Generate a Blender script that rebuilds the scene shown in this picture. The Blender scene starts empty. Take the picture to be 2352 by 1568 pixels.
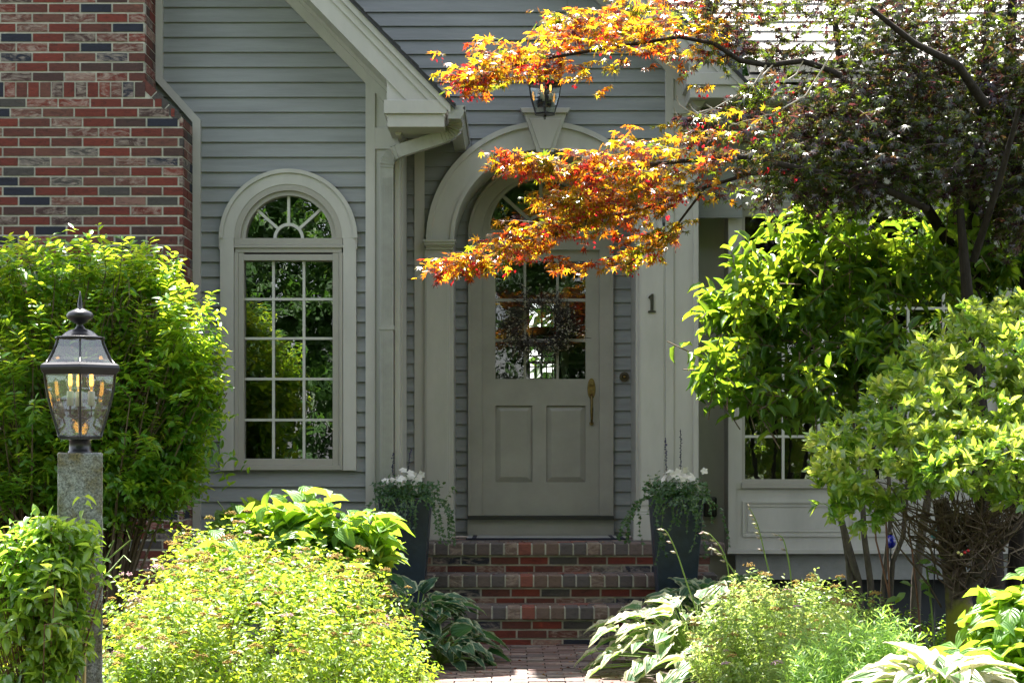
import bpy, math, random
import numpy as np
from mathutils import Vector, Matrix
R = math.radians
S = bpy.context.scene
COL = S.collection

# ------------------------------------------------------------------ camera, sky, sun, exposure
FPX = 4250.0            # focal length in the pixels of a 2352 px wide picture
EYE = 1.27
cam = bpy.data.cameras.new('camera'); camo = bpy.data.objects.new('camera', cam); COL.objects.link(camo)
camo.location = (0, 0, EYE); camo.rotation_euler = (R(90), 0, 0)
cam.sensor_width = 36.0; cam.lens = FPX / 2352 * 36; cam.shift_y = 256 / 2352
cam.clip_end = 500; cam.clip_start = 0.1
S.camera = camo

SUN_EL, SUN_AZ = 66.0, -12.0     # sun stands high behind the house, slightly to the left
w = bpy.data.worlds.new('World'); S.world = w; w.use_nodes = True
nt = w.node_tree; bg = nt.nodes['Background']
sky = nt.nodes.new('ShaderNodeTexSky'); sky.sky_type = 'NISHITA'; sky.sun_disc = False
sky.sun_elevation = R(SUN_EL); sky.sun_rotation = R(SUN_AZ); sky.dust_density = 2.0; sky.ozone_density = 0.6
hs = nt.nodes.new('ShaderNodeHueSaturation'); hs.inputs['Saturation'].default_value = 0.42
nt.links.new(sky.outputs[0], hs.inputs['Color']); nt.links.new(hs.outputs[0], bg.inputs['Color'])
bg.inputs['Strength'].default_value = 0.10
sl = bpy.data.lights.new('sun', 'SUN'); sl.energy = 5.0; sl.angle = R(0.5); sl.color = (1.0, 0.95, 0.86)
so = bpy.data.objects.new('sun', sl); COL.objects.link(so)
d = Vector((math.sin(R(SUN_AZ)) * math.cos(R(SUN_EL)), math.cos(R(SUN_AZ)) * math.cos(R(SUN_EL)), math.sin(R(SUN_EL))))
so.rotation_euler = d.to_track_quat('Z', 'Y').to_euler(); so.location = (0, 20, 20)
S.view_settings.view_transform = 'Standard'; S.view_settings.look = 'None'; S.view_settings.gamma = 1
S.view_settings.exposure = 2.42
S.view_settings.use_curve_mapping = False
S.render.engine = 'CYCLES'
S.cycles.max_bounces = 6; S.cycles.diffuse_bounces = 3; S.cycles.glossy_bounces = 3; S.cycles.transmission_bounces = 4
S.cycles.transparent_max_bounces = 10; S.cycles.caustics_reflective = False; S.cycles.caustics_refractive = False
S.cycles.use_denoising = True

def P(px, py, Y):
    s = FPX / Y
    return Vector(((px - 1176) / s, Y, EYE - (py - 1040) / s))

# ------------------------------------------------------------------ materials
MATS = {}
def newmat(name):
    m = bpy.data.materials.new(name); m.use_nodes = True; MATS[name] = m
    return m, m.node_tree, m.node_tree.nodes['Principled BSDF']
def N(nt, t, **k):
    n = nt.nodes.new(t)
    for a, b in k.items():
        if a.startswith('i_'):
            n.inputs[a[2:].replace('_', ' ')].default_value = b
        else: setattr(n, a, b)
    return n
def ramp(nt, stops, interp='LINEAR'):
    r = nt.nodes.new('ShaderNodeValToRGB'); cr = r.color_ramp; cr.interpolation = interp
    while len(cr.elements) < len(stops): cr.elements.new(0.5)
    for e, (p, c) in zip(cr.elements, stops): e.position = p; e.color = (*c, 1)
    return r
def mixc(nt, fac, a, b, mode='MIX'):
    m = nt.nodes.new('ShaderNodeMix'); m.data_type = 'RGBA'; m.blend_type = mode
    for sock, v in ((m.inputs[0], fac), (m.inputs[6], a), (m.inputs[7], b)):
        if isinstance(v, bpy.types.NodeSocket): nt.links.new(v, sock)
        elif isinstance(v, tuple): sock.default_value = (*v, 1)
        else: sock.default_value = v
    return m.outputs[2]
def plain(name, col, rough=0.5, spec=0.5, metal=0.0, dirt=0.12, scale=9.0, bump=0.0, bscale=60.0, stretch=(1, 1, 1)):
    m, nt, b = newmat(name)
    tc = N(nt, 'ShaderNodeTexCoord'); mp = N(nt, 'ShaderNodeMapping'); mp.inputs['Scale'].default_value = stretch
    nt.links.new(tc.outputs['Object'], mp.inputs[0])
    n = N(nt, 'ShaderNodeTexNoise', i_Scale=scale, i_Detail=5.0, i_Roughness=0.65); nt.links.new(mp.outputs[0], n.inputs[0])
    r = ramp(nt, [(0.3, tuple(c * (1 - dirt) for c in col)), (0.75, tuple(min(1, c * (1 + dirt * 0.6)) for c in col))])
    nt.links.new(n.outputs[0], r.inputs[0]); nt.links.new(r.outputs[0], b.inputs['Base Color'])
    b.inputs['Roughness'].default_value = rough; b.inputs['Specular IOR Level'].default_value = spec; b.inputs['Metallic'].default_value = metal
    if bump:
        n2 = N(nt, 'ShaderNodeTexNoise', i_Scale=bscale, i_Detail=4.0); nt.links.new(mp.outputs[0], n2.inputs[0])
        bp = N(nt, 'ShaderNodeBump', i_Strength=bump, i_Distance=0.01); nt.links.new(n2.outputs[0], bp.inputs['Height'])
        nt.links.new(bp.outputs[0], b.inputs['Normal'])
    return m
TRIM = plain('trim paint', (0.455, 0.445, 0.415), 0.5, dirt=0.18, scale=3, bump=0.05, stretch=(1, 1, .35))
TRIMD = plain('sash paint', (0.34, 0.325, 0.29), 0.45, dirt=0.08, scale=4, bump=0.03)
DOORP = plain('door paint', (0.335, 0.32, 0.29), 0.5, dirt=0.16, scale=3, bump=0.03)
MUNT = plain('muntin paint', (0.52, 0.52, 0.48), 0.45, dirt=0.05)
SIDE = plain('clapboard paint', (0.250, 0.264, 0.270), 0.6, dirt=0.22, scale=5, bump=0.10, bscale=40, stretch=(.25, 1, 2.5))
GUT = plain('gutter metal', (0.33, 0.33, 0.31), 0.35, dirt=0.15, scale=12)
FOUND = plain('foundation paint', (0.24, 0.245, 0.24), 0.7, dirt=0.15, bump=0.2)
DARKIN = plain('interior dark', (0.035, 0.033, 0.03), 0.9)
INTW = plain('interior white', (0.55, 0.53, 0.48), 0.7)
BLACK = plain('black metal', (0.018, 0.017, 0.022), 0.32, dirt=0.3)
BLACKP = plain('black plastic', (0.015, 0.015, 0.016), 0.4)
BRASS = plain('aged brass', (0.20, 0.145, 0.06), 0.42, metal=.9, dirt=0.4, scale=40)
BRONZE = plain('aged bronze', (0.10, 0.085, 0.06), 0.4, metal=0.7, dirt=0.3, scale=40)
PLANTER = plain('planter glaze', (0.020, 0.032, 0.055), 0.38, dirt=0.35, scale=14, bump=0.15)
MATW = plain('doormat weave', (0.36, 0.36, 0.35), 0.9, dirt=0.2, scale=60, bump=0.3, bscale=200)
MATB = plain('doormat stripe', (0.02, 0.022, 0.04), 0.9)
MORTAR = plain('mortar', (0.46, 0.44, 0.38), 0.9, dirt=0.35, scale=14, bump=0.3)
BARK = plain('bark', (0.075, 0.062, 0.045), 0.9, dirt=0.5, scale=30, bump=0.8, bscale=60, stretch=(1, 1, .3))
TWIG = plain('twig bark', (0.14, 0.10, 0.07), 0.85, dirt=0.4, scale=30)
TWIGP = plain('pale dead twig', (0.42, 0.38, 0.33), 0.8, dirt=0.2)
CANE = plain('red cane', (0.16, 0.07, 0.04), 0.6, dirt=0.3)
BAMBOO = plain('bamboo', (0.50, 0.36, 0.14), 0.5, dirt=0.2)
STALK = plain('green stalk', (0.17, 0.26, 0.05), 0.5, dirt=0.15)
SOIL = plain('potting soil', (0.03, 0.022, 0.016), 1.0)
CANDLE = plain('candle sleeve', (0.75, 0.72, 0.62), 0.5)
ROOFM = plain('roof edge shingle', (0.035, 0.036, 0.04), 0.8, dirt=0.4, scale=50, bump=0.4)

def granite():
    m, nt, b = newmat('granite'); tc = N(nt, 'ShaderNodeTexCoord')
    n = N(nt, 'ShaderNodeTexNoise', i_Scale=120.0, i_Detail=4.0, i_Roughness=0.8); n2 = N(nt, 'ShaderNodeTexNoise', i_Scale=9.0, i_Detail=6.0, i_Roughness=0.7)
    for q in (n, n2): nt.links.new(tc.outputs['Object'], q.inputs[0])
    r = ramp(nt, [(0.33, (0.05, 0.055, 0.055)), (0.47, (0.20, 0.21, 0.20)), (0.6, (0.36, 0.37, 0.36)), (0.72, (0.5, 0.5, 0.48))])
    nt.links.new(n.outputs[0], r.inputs[0])
    r2 = ramp(nt, [(0.42, (1, 1, 1)), (0.6, (0.62, 0.50, 0.26))]); nt.links.new(n2.outputs[0], r2.inputs[0])
    c = mixc(nt, 1.0, r.outputs[0], r2.outputs[0], 'MULTIPLY'); nt.links.new(c, b.inputs['Base Color'])
    b.inputs['Roughness'].default_value = 0.8
    bp = N(nt, 'ShaderNodeBump', i_Strength=0.7, i_Distance=0.006); nt.links.new(n.outputs[0], bp.inputs['Height']); nt.links.new(bp.outputs[0], b.inputs['Normal'])
    return m
GRANITE = granite()

def brickmat(name, stops, mott=0.5):
    m, nt, b = newmat(name); g = N(nt, 'ShaderNodeNewGeometry'); tc = N(nt, 'ShaderNodeTexCoord')
    r = ramp(nt, stops, 'CONSTANT'); nt.links.new(g.outputs['Random Per Island'], r.inputs[0])
    n = N(nt, 'ShaderNodeTexNoise', i_Scale=26.0, i_Detail=7.0, i_Roughness=0.75); n.inputs['Distortion'].default_value = 1.2
    mp = N(nt, 'ShaderNodeMapping'); mp.inputs['Scale'].default_value = (.6, 1, 1.4); nt.links.new(tc.outputs['Object'], mp.inputs[0]); nt.links.new(mp.outputs[0], n.inputs[0])
    r2 = ramp(nt, [(0.36, (0.35, 0.33, 0.35)), (0.5, (1, 1, 1)), (0.60, (1.0, 1.0, 1.0)), (0.66, (1.9, 1.8, 1.7))])
    nt.links.new(n.outputs[0], r2.inputs[0])
    c = mixc(nt, mott, r.outputs[0], r2.outputs[0], 'MULTIPLY')
    # pale lime bloom on the brick faces, in blotches, on some bricks only
    n3 = N(nt, 'ShaderNodeTexNoise', i_Scale=16.0, i_Detail=6.0, i_Roughness=0.7); n3.inputs['Distortion'].default_value = 2.0; nt.links.new(mp.outputs[0], n3.inputs[0])
    r3 = ramp(nt, [(0.44, (0, 0, 0)), (0.68, (1, 1, 1))]); nt.links.new(n3.outputs[0], r3.inputs[0])
    ml = N(nt, 'ShaderNodeMath', operation='MULTIPLY'); ml.inputs[1].default_value = 7.31; nt.links.new(g.outputs['Random Per Island'], ml.inputs[0])
    fr = N(nt, 'ShaderNodeMath', operation='FRACT'); nt.links.new(ml.outputs[0], fr.inputs[0])
    gt = N(nt, 'ShaderNodeMath', operation='GREATER_THAN'); gt.inputs[1].default_value = 0.66; nt.links.new(fr.outputs[0], gt.inputs[0])
    m2 = N(nt, 'ShaderNodeMath', operation='MULTIPLY'); nt.links.new(gt.outputs[0], m2.inputs[0]); nt.links.new(r3.outputs[0], m2.inputs[1])
    m3 = N(nt, 'ShaderNodeMath', operation='MULTIPLY'); m3.inputs[1].default_value = 0.75; nt.links.new(m2.outputs[0], m3.inputs[0])
    c = mixc(nt, m3.outputs[0], c, (0.42, 0.34, 0.29))
    nt.links.new(c, b.inputs['Base Color']); b.inputs['Roughness'].default_value = 0.8
    bp = N(nt, 'ShaderNodeBump', i_Strength=0.6, i_Distance=0.006); nt.links.new(n.outputs[0], bp.inputs['Height']); nt.links.new(bp.outputs[0], b.inputs['Normal'])
    return m
BRICK = brickmat('brick', [(0, (0.136, 0.023, 0.014)), (0.20, (0.105, 0.029, 0.021)), (0.36, (0.129, 0.047, 0.034)), (0.50, (0.211, 0.110, 0.088)), (0.60, (0.058, 0.027, 0.024)), (0.70, (0.164, 0.027, 0.016)), (0.82, (0.012, 0.014, 0.029)), (0.93, (0.058, 0.050, 0.046))], .75)
BRICKN = brickmat('brick nosing', [(0, (0.13, 0.095, 0.085)), (0.3, (0.10, 0.085, 0.085)), (0.6, (0.15, 0.10, 0.08)), (0.82, (0.07, 0.068, 0.08)), (0.93, (0.22, 0.07, 0.05))])
PAVER = brickmat('path brick', [(0, (0.12, 0.072, 0.065)), (0.3, (0.10, 0.078, 0.078)), (0.55, (0.14, 0.09, 0.08)), (0.78, (0.09, 0.06, 0.055)), (0.9, (0.16, 0.13, 0.12))], 0.6)

def shingle_mat():
    m, nt, b = newmat('light roof shingle'); g = N(nt, 'ShaderNodeNewGeometry')
    r = ramp(nt, [(0, (0.30, 0.29, 0.27)), (0.5, (0.36, 0.35, 0.33)), (1, (0.42, 0.41, 0.38))]); nt.links.new(g.outputs['Random Per Island'], r.inputs[0])
    nt.links.new(r.outputs[0], b.inputs['Base Color']); b.inputs['Roughness'].default_value = 0.45
    return m
SHINGLE = shingle_mat()

def glass_mat(name, refl=0.16, tint=(0.9, 0.95, 0.93), wav=0.0, rough=0.0):
    m, nt, b = newmat(name); nt.nodes.remove(b); out = nt.nodes['Material Output']
    t = N(nt, 'ShaderNodeBsdfTransparent'); t.inputs[0].default_value = (*tint, 1)
    g = N(nt, 'ShaderNodeBsdfGlossy'); g.inputs['Roughness'].default_value = rough; g.inputs[0].default_value = (1, 1, 1, 1)
    f = N(nt, 'ShaderNodeFresnel'); f.inputs[0].default_value = 1.5
    a = N(nt, 'ShaderNodeMath', operation='ADD'); a.inputs[1].default_value = refl; a.use_clamp = True; nt.links.new(f.outputs[0], a.inputs[0])
    mx = N(nt, 'ShaderNodeMixShader'); nt.links.new(a.outputs[0], mx.inputs[0]); nt.links.new(t.outputs[0], mx.inputs[1]); nt.links.new(g.outputs[0], mx.inputs[2])
    nt.links.new(mx.outputs[0], out.inputs[0])
    if wav:
        tc = N(nt, 'ShaderNodeTexCoord'); n = N(nt, 'ShaderNodeTexNoise', i_Scale=7.0, i_Detail=2.0); nt.links.new(tc.outputs['Object'], n.inputs[0])
        bp = N(nt, 'ShaderNodeBump', i_Strength=wav, i_Distance=0.01); nt.links.new(n.outputs[0], bp.inputs['Height'])
        nt.links.new(bp.outputs[0], g.inputs['Normal'])
    return m
GLASS = glass_mat('window glass', 0.19, wav=0.06)
GLASSD = glass_mat('door glass', 0.05, (.85, .88, .86), wav=0.12)
GLASSL = glass_mat('lantern glass', 0.10, (0.86, 0.92, 0.90), wav=0.05, rough=0.06)
GLASSB = glass_mat('bulb glass', 0.08)

def emis(name, col, s):
    m, nt, b = newmat(name); b.inputs['Base Color'].default_value = (*col, 1); b.inputs['Emission Color'].default_value = (*col, 1); b.inputs['Emission Strength'].default_value = s
    return m
FILAMENT = emis('lit filament', (1.0, 0.42, 0.06), 1.2)

def leafmat(name, refl, trans, tf=0.45, rough=0.38, spec=0.5, edge=None, edge_t=None, ethr=0.8, vein=0.0, gain=1.0, gain_t=1.0):
    """refl / trans: colour lists, one picked per leaf"""
    m, nt, b = newmat(name); out = nt.nodes['Material Output']; g = N(nt, 'ShaderNodeNewGeometry')
    k = len(refl); refl = [tuple(min(.85, c * gain) for c in q) for q in refl]; trans = [tuple(min(.85, c * gain_t) for c in q) for q in trans]
    r1 = ramp(nt, [(i / max(1, k - 1) if k > 1 else 0, c) for i, c in enumerate(refl)])
    r2 = ramp(nt, [(i / max(1, k - 1) if k > 1 else 0, c) for i, c in enumerate(trans)])
    tcn = N(nt, 'ShaderNodeTexCoord'); nn = N(nt, 'ShaderNodeTexNoise', i_Scale=4.5, i_Detail=2.0); nt.links.new(tcn.outputs['Object'], nn.inputs[0])
    na = N(nt, 'ShaderNodeMath', operation='MULTIPLY_ADD'); na.inputs[1].default_value = 1.9; na.inputs[2].default_value = -.72; nt.links.new(nn.outputs[0], na.inputs[0])
    nb = N(nt, 'ShaderNodeMath', operation='MULTIPLY_ADD'); nb.inputs[1].default_value = .55; nb.use_clamp = True; nt.links.new(g.outputs['Random Per Island'], nb.inputs[0]); nt.links.new(na.outputs[0], nb.inputs[2])
    for q in (r1, r2): nt.links.new(nb.outputs[0], q.inputs[0])
    c1, c2 = r1.outputs[0], r2.outputs[0]
    if edge:
        at = N(nt, 'ShaderNodeAttribute', attribute_name='edge'); tc = N(nt, 'ShaderNodeTexCoord')
        n = N(nt, 'ShaderNodeTexNoise', i_Scale=45.0, i_Detail=2.0); nt.links.new(tc.outputs['Object'], n.inputs[0])
        ad = N(nt, 'ShaderNodeMath', operation='MULTIPLY_ADD'); nt.links.new(n.outputs[0], ad.inputs[0]); ad.inputs[1].default_value = 0.35; nt.links.new(at.outputs['Fac'], ad.inputs[2])
        st = ramp(nt, [(ethr - 0.03, (0, 0, 0)), (ethr + 0.03, (1, 1, 1))]); nt.links.new(ad.outputs[0], st.inputs[0])
        c1 = mixc(nt, st.outputs[0], c1, edge); c2 = mixc(nt, st.outputs[0], c2, edge_t or edge)
    nt.links.new(c1, b.inputs['Base Color']); b.inputs['Roughness'].default_value = rough; b.inputs['Specular IOR Level'].default_value = spec
    if vein:
        tc = N(nt, 'ShaderNodeAttribute', attribute_name='rib')
        sn = N(nt, 'ShaderNodeMath', operation='SINE'); ml = N(nt, 'ShaderNodeMath', operation='MULTIPLY'); ml.inputs[1].default_value = 40.0
        nt.links.new(tc.outputs['Fac'], ml.inputs[0]); nt.links.new(ml.outputs[0], sn.inputs[0])
        bp = N(nt, 'ShaderNodeBump', i_Strength=vein, i_Distance=0.004); nt.links.new(sn.outputs[0], bp.inputs['Height']); nt.links.new(bp.outputs[0], b.inputs['Normal'])
    t = N(nt, 'ShaderNodeBsdfTranslucent'); nt.links.new(c2, t.inputs[0])
    mx = N(nt, 'ShaderNodeMixShader'); mx.inputs[0].default_value = tf
    nt.links.new(b.outputs[0], mx.inputs[1]); nt.links.new(t.outputs[0], mx.inputs[2]); nt.links.new(mx.outputs[0], out.inputs[0])
    return m
L_BURN = leafmat('burning bush leaf', [(0.030, 0.095, 0.014), (0.045, 0.13, 0.016), (0.06, 0.16, 0.02)], [(0.17, 0.31, 0.015), (0.30, 0.42, 0.018), (0.42, 0.5, 0.025)], 0.45, 0.30, 0.7, gain=1.35, gain_t=1.9)
L_SPIR = leafmat('spirea leaf', [(0.05, 0.11, 0.015), (0.10, 0.17, 0.02), (0.17, 0.22, 0.03)], [(0.20, 0.38, 0.02), (0.38, 0.50, 0.03), (0.52, 0.56, 0.05)], 0.45, 0.45, gain=1.25, gain_t=1.45)
L_SPIR2 = leafmat('pale spirea leaf', [(0.09, 0.16, 0.04), (0.14, 0.21, 0.055), (0.18, 0.24, 0.07)], [(0.28, 0.42, 0.06), (0.38, 0.5, 0.1), (0.5, 0.58, 0.16)], 0.45, 0.45, gain=1.3, gain_t=1.6)
L_WILL = leafmat('willow leaf', [(0.08, 0.16, 0.04), (0.12, 0.2, 0.05)], [(0.28, 0.48, 0.06), (0.36, 0.55, 0.1)], 0.45, 0.4, gain=1.5, gain_t=1.7)
L_HYD = leafmat('hydrangea leaf', [(0.05, 0.12, 0.025), (0.085, 0.17, 0.035)], [(0.24, 0.40, 0.025), (0.38, 0.52, 0.035)], 0.42, 0.42, vein=0.5, gain=1.4, gain_t=1.7)
L_VINE = leafmat('vine leaf', [(0.055, 0.12, 0.02), (0.09, 0.17, 0.025), (0.12, 0.2, 0.03)], [(0.2, 0.38, 0.03), (0.34, 0.5, 0.04), (0.45, 0.55, 0.05)], 0.42, 0.26, 0.8, gain=1.4, gain_t=1.8)
L_HOSTA = leafmat('blue hosta leaf', [(0.025, 0.075, 0.045), (0.035, 0.095, 0.05)], [(0.08, 0.22, 0.06), (0.12, 0.28, 0.08)], 0.3, 0.45, edge=(0.36, 0.42, 0.26), edge_t=(0.4, 0.45, 0.25), ethr=1.02, vein=0.6, gain=1.25, gain_t=1.45)
L_HOSTV = leafmat('cream edged hosta leaf', [(0.04, 0.10, 0.04), (0.06, 0.13, 0.05)], [(0.16, 0.3, 0.05), (0.22, 0.36, 0.06)], 0.36, 0.4, edge=(0.55, 0.56, 0.36), edge_t=(0.6, 0.6, 0.35), ethr=0.74, vein=0.6, gain=1.5, gain_t=1.7)
L_RHOD = leafmat('rhododendron leaf', [(0.035, 0.09, 0.022), (0.075, 0.135, 0.035), (0.14, 0.19, 0.065)], [(0.18, 0.34, 0.025), (0.36, 0.49, 0.04), (0.54, 0.6, 0.10)], 0.46, 0.2, 1.0, gain=1.5, gain_t=1.8)
L_MID = leafmat('glossy shrub leaf', [(0.03, 0.085, 0.012), (0.045, 0.12, 0.016), (0.06, 0.14, 0.02)], [(0.14, 0.26, 0.015), (0.25, 0.37, 0.018), (0.38, 0.46, 0.025)], 0.42, 0.38, gain=1.25, gain_t=1.55)
L_MAPLE_LIT = leafmat('maple leaf', [(0.030, 0.016, 0.024), (0.045, 0.020, 0.026), (0.04, 0.02, 0.02), (0.035, 0.035, 0.02), (0.05, 0.05, 0.02), (0.03, 0.05, 0.015)], [(0.30, 0.015, 0.015), (0.60, 0.05, 0.01), (0.85, 0.30, 0.012), (0.85, 0.5, 0.015), (0.70, 0.58, 0.02), (0.25, 0.36, 0.01)], 0.55, 0.24, 1.0)  # orange backlight of the left sprays is put into this leaf colour
L_MAPLE_SHADE = leafmat('shaded maple leaf', [(0.026, 0.020, 0.036), (0.038, 0.024, 0.038), (0.024, 0.036, 0.018), (0.035, 0.055, 0.02), (0.04, 0.05, 0.02)], [(0.10, 0.025, 0.04), (0.15, 0.05, 0.035), (0.13, 0.12, 0.02), (0.16, 0.27, 0.015), (0.34, 0.46, 0.02)], 0.42, 0.26, 0.9)  # same leaf with the shade of the crown put into its colour
L_SAM = leafmat('maple key', [(0.35, 0.012, 0.02), (0.25, 0.01, 0.02)], [(0.7, 0.02, 0.04), (0.6, 0.02, 0.03)], 0.5, 0.4)
L_IVY = leafmat('ivy leaf', [(0.025, 0.065, 0.03), (0.04, 0.10, 0.035), (0.06, 0.12, 0.05)], [(0.1, 0.22, 0.04), (0.15, 0.3, 0.05)], 0.3, 0.4)
L_PETAL = leafmat('white petal', [(0.72, 0.71, 0.68), (0.78, 0.76, 0.70)], [(0.7, 0.7, 0.66), (0.75, 0.72, 0.68)], 0.3, 0.6, 0.2)
L_SALV = leafmat('violet bloom', [(0.07, 0.05, 0.16), (0.05, 0.06, 0.08)], [(0.1, 0.08, 0.25), (0.08, 0.1, 0.1)], 0.2, 0.6)
L_CORY = leafmat('spirea flower head', [(0.34, 0.19, 0.06), (0.42, 0.28, 0.09), (0.34, 0.26, 0.08)], [(0.5, 0.38, 0.1), (0.5, 0.42, 0.12), (0.45, 0.42, 0.1)], 0.25, 0.8, 0.2)
L_CORP = leafmat('pink flower head', [(0.62, 0.36, 0.44), (0.70, 0.52, 0.54)], [(0.6, 0.3, 0.4), (0.65, 0.45, 0.5)], 0.25, 0.8, 0.2)
L_HBUD = leafmat('hosta bud', [(0.50, 0.38, 0.42), (0.40, 0.42, 0.2)], [(0.6, 0.4, 0.45), (0.45, 0.5, 0.2)], 0.35, 0.5)
L_CONI = leafmat('far tree leaf', [(0.02, 0.05, 0.015), (0.035, 0.085, 0.02), (0.05, 0.11, 0.025)], [(0.08, 0.2, 0.02), (0.12, 0.3, 0.03), (0.2, 0.35, 0.04)], 0.35, 0.5)
L_GRASS = leafmat('grass blade', [(0.04, 0.10, 0.02), (0.07, 0.14, 0.03)], [(0.1, 0.3, 0.03), (0.2, 0.35, 0.05)], 0.35, 0.5)
L_BERRY = plain('wreath berry', (0.40, 0.36, 0.27), 0.5, dirt=0.3, scale=50)
BLUEGL = plain('cobalt glass', (0.006, 0.012, 0.30), 0.06, spec=0.9, dirt=0.3)
BEAD_R = plain('red bead glass', (0.45, 0.01, 0.02), 0.1)
BEAD_Y = plain('yellow bead glass', (0.6, 0.55, 0.2), 0.1)
TEALGL = plain('teal glass', (0.10, 0.26, 0.28), 0.1)

def soil_mat():
    m, nt, b = newmat('mulch'); tc = N(nt, 'ShaderNodeTexCoord')
    n = N(nt, 'ShaderNodeTexNoise', i_Scale=35.0, i_Detail=6.0, i_Roughness=0.8); nt.links.new(tc.outputs['Object'], n.inputs[0])
    r = ramp(nt, [(0.35, (0.012, 0.009, 0.007)), (0.55, (0.045, 0.032, 0.022)), (0.72, (0.11, 0.085, 0.06))]); nt.links.new(n.outputs[0], r.inputs[0])
    nt.links.new(r.outputs[0], b.inputs['Base Color']); b.inputs['Roughness'].default_value = 0.95
    bp = N(nt, 'ShaderNodeBump', i_Strength=1.0, i_Distance=0.02); nt.links.new(n.outputs[0], bp.inputs['Height']); nt.links.new(bp.outputs[0], b.inputs['Normal'])
    return m
MULCH = soil_mat()
LAWN = plain('lawn', (0.06, 0.085, 0.03), 0.9, dirt=0.5, scale=3, bump=0.6, bscale=80)
def moss_bark():
    m, nt, b = newmat('mossy bark'); tc = N(nt, 'ShaderNodeTexCoord')
    n = N(nt, 'ShaderNodeTexNoise', i_Scale=30.0, i_Detail=5.0); nt.links.new(tc.outputs['Object'], n.inputs[0])
    r = ramp(nt, [(0.35, (0.03, 0.022, 0.015)), (0.65, (0.13, 0.10, 0.07))]); nt.links.new(n.outputs[0], r.inputs[0])
    n2 = N(nt, 'ShaderNodeTexNoise', i_Scale=7.0, i_Detail=5.0); nt.links.new(tc.outputs['Object'], n2.inputs[0])
    sp = N(nt, 'ShaderNodeSeparateXYZ'); nt.links.new(tc.outputs['Object'], sp.inputs[0])
    ma = N(nt, 'ShaderNodeMapRange'); ma.inputs[1].default_value = 0.75; ma.inputs[2].default_value = 0.1; ma.inputs[3].default_value = -0.3; ma.inputs[4].default_value = 0.35
    nt.links.new(sp.outputs[2], ma.inputs[0])
    ad = N(nt, 'ShaderNodeMath', operation='ADD'); nt.links.new(ma.outputs[0], ad.inputs[0]); nt.links.new(n2.outputs[0], ad.inputs[1])
    rr = ramp(nt, [(0.45, (0, 0, 0)), (0.6, (1, 1, 1))]); nt.links.new(ad.outputs[0], rr.inputs[0])
    c = mixc(nt, rr.outputs[0], r.outputs[0], (0.20, 0.21, 0.02)); nt.links.new(c, b.inputs['Base Color']); b.inputs['Roughness'].default_value = 0.95
    bp = N(nt, 'ShaderNodeBump', i_Strength=0.9, i_Distance=0.01); nt.links.new(n.outputs[0], bp.inputs['Height']); nt.links.new(bp.outputs[0], b.inputs['Normal'])
    return m
MOSS = moss_bark()
MBARK = plain('shaded maple bark', (0.035, 0.028, 0.024), 0.95, dirt=0.5, scale=30, bump=0.8, spec=.2, bscale=60, stretch=(1, 1, .3))  # darker copy of the bark, limb shade is put into its colour

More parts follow.
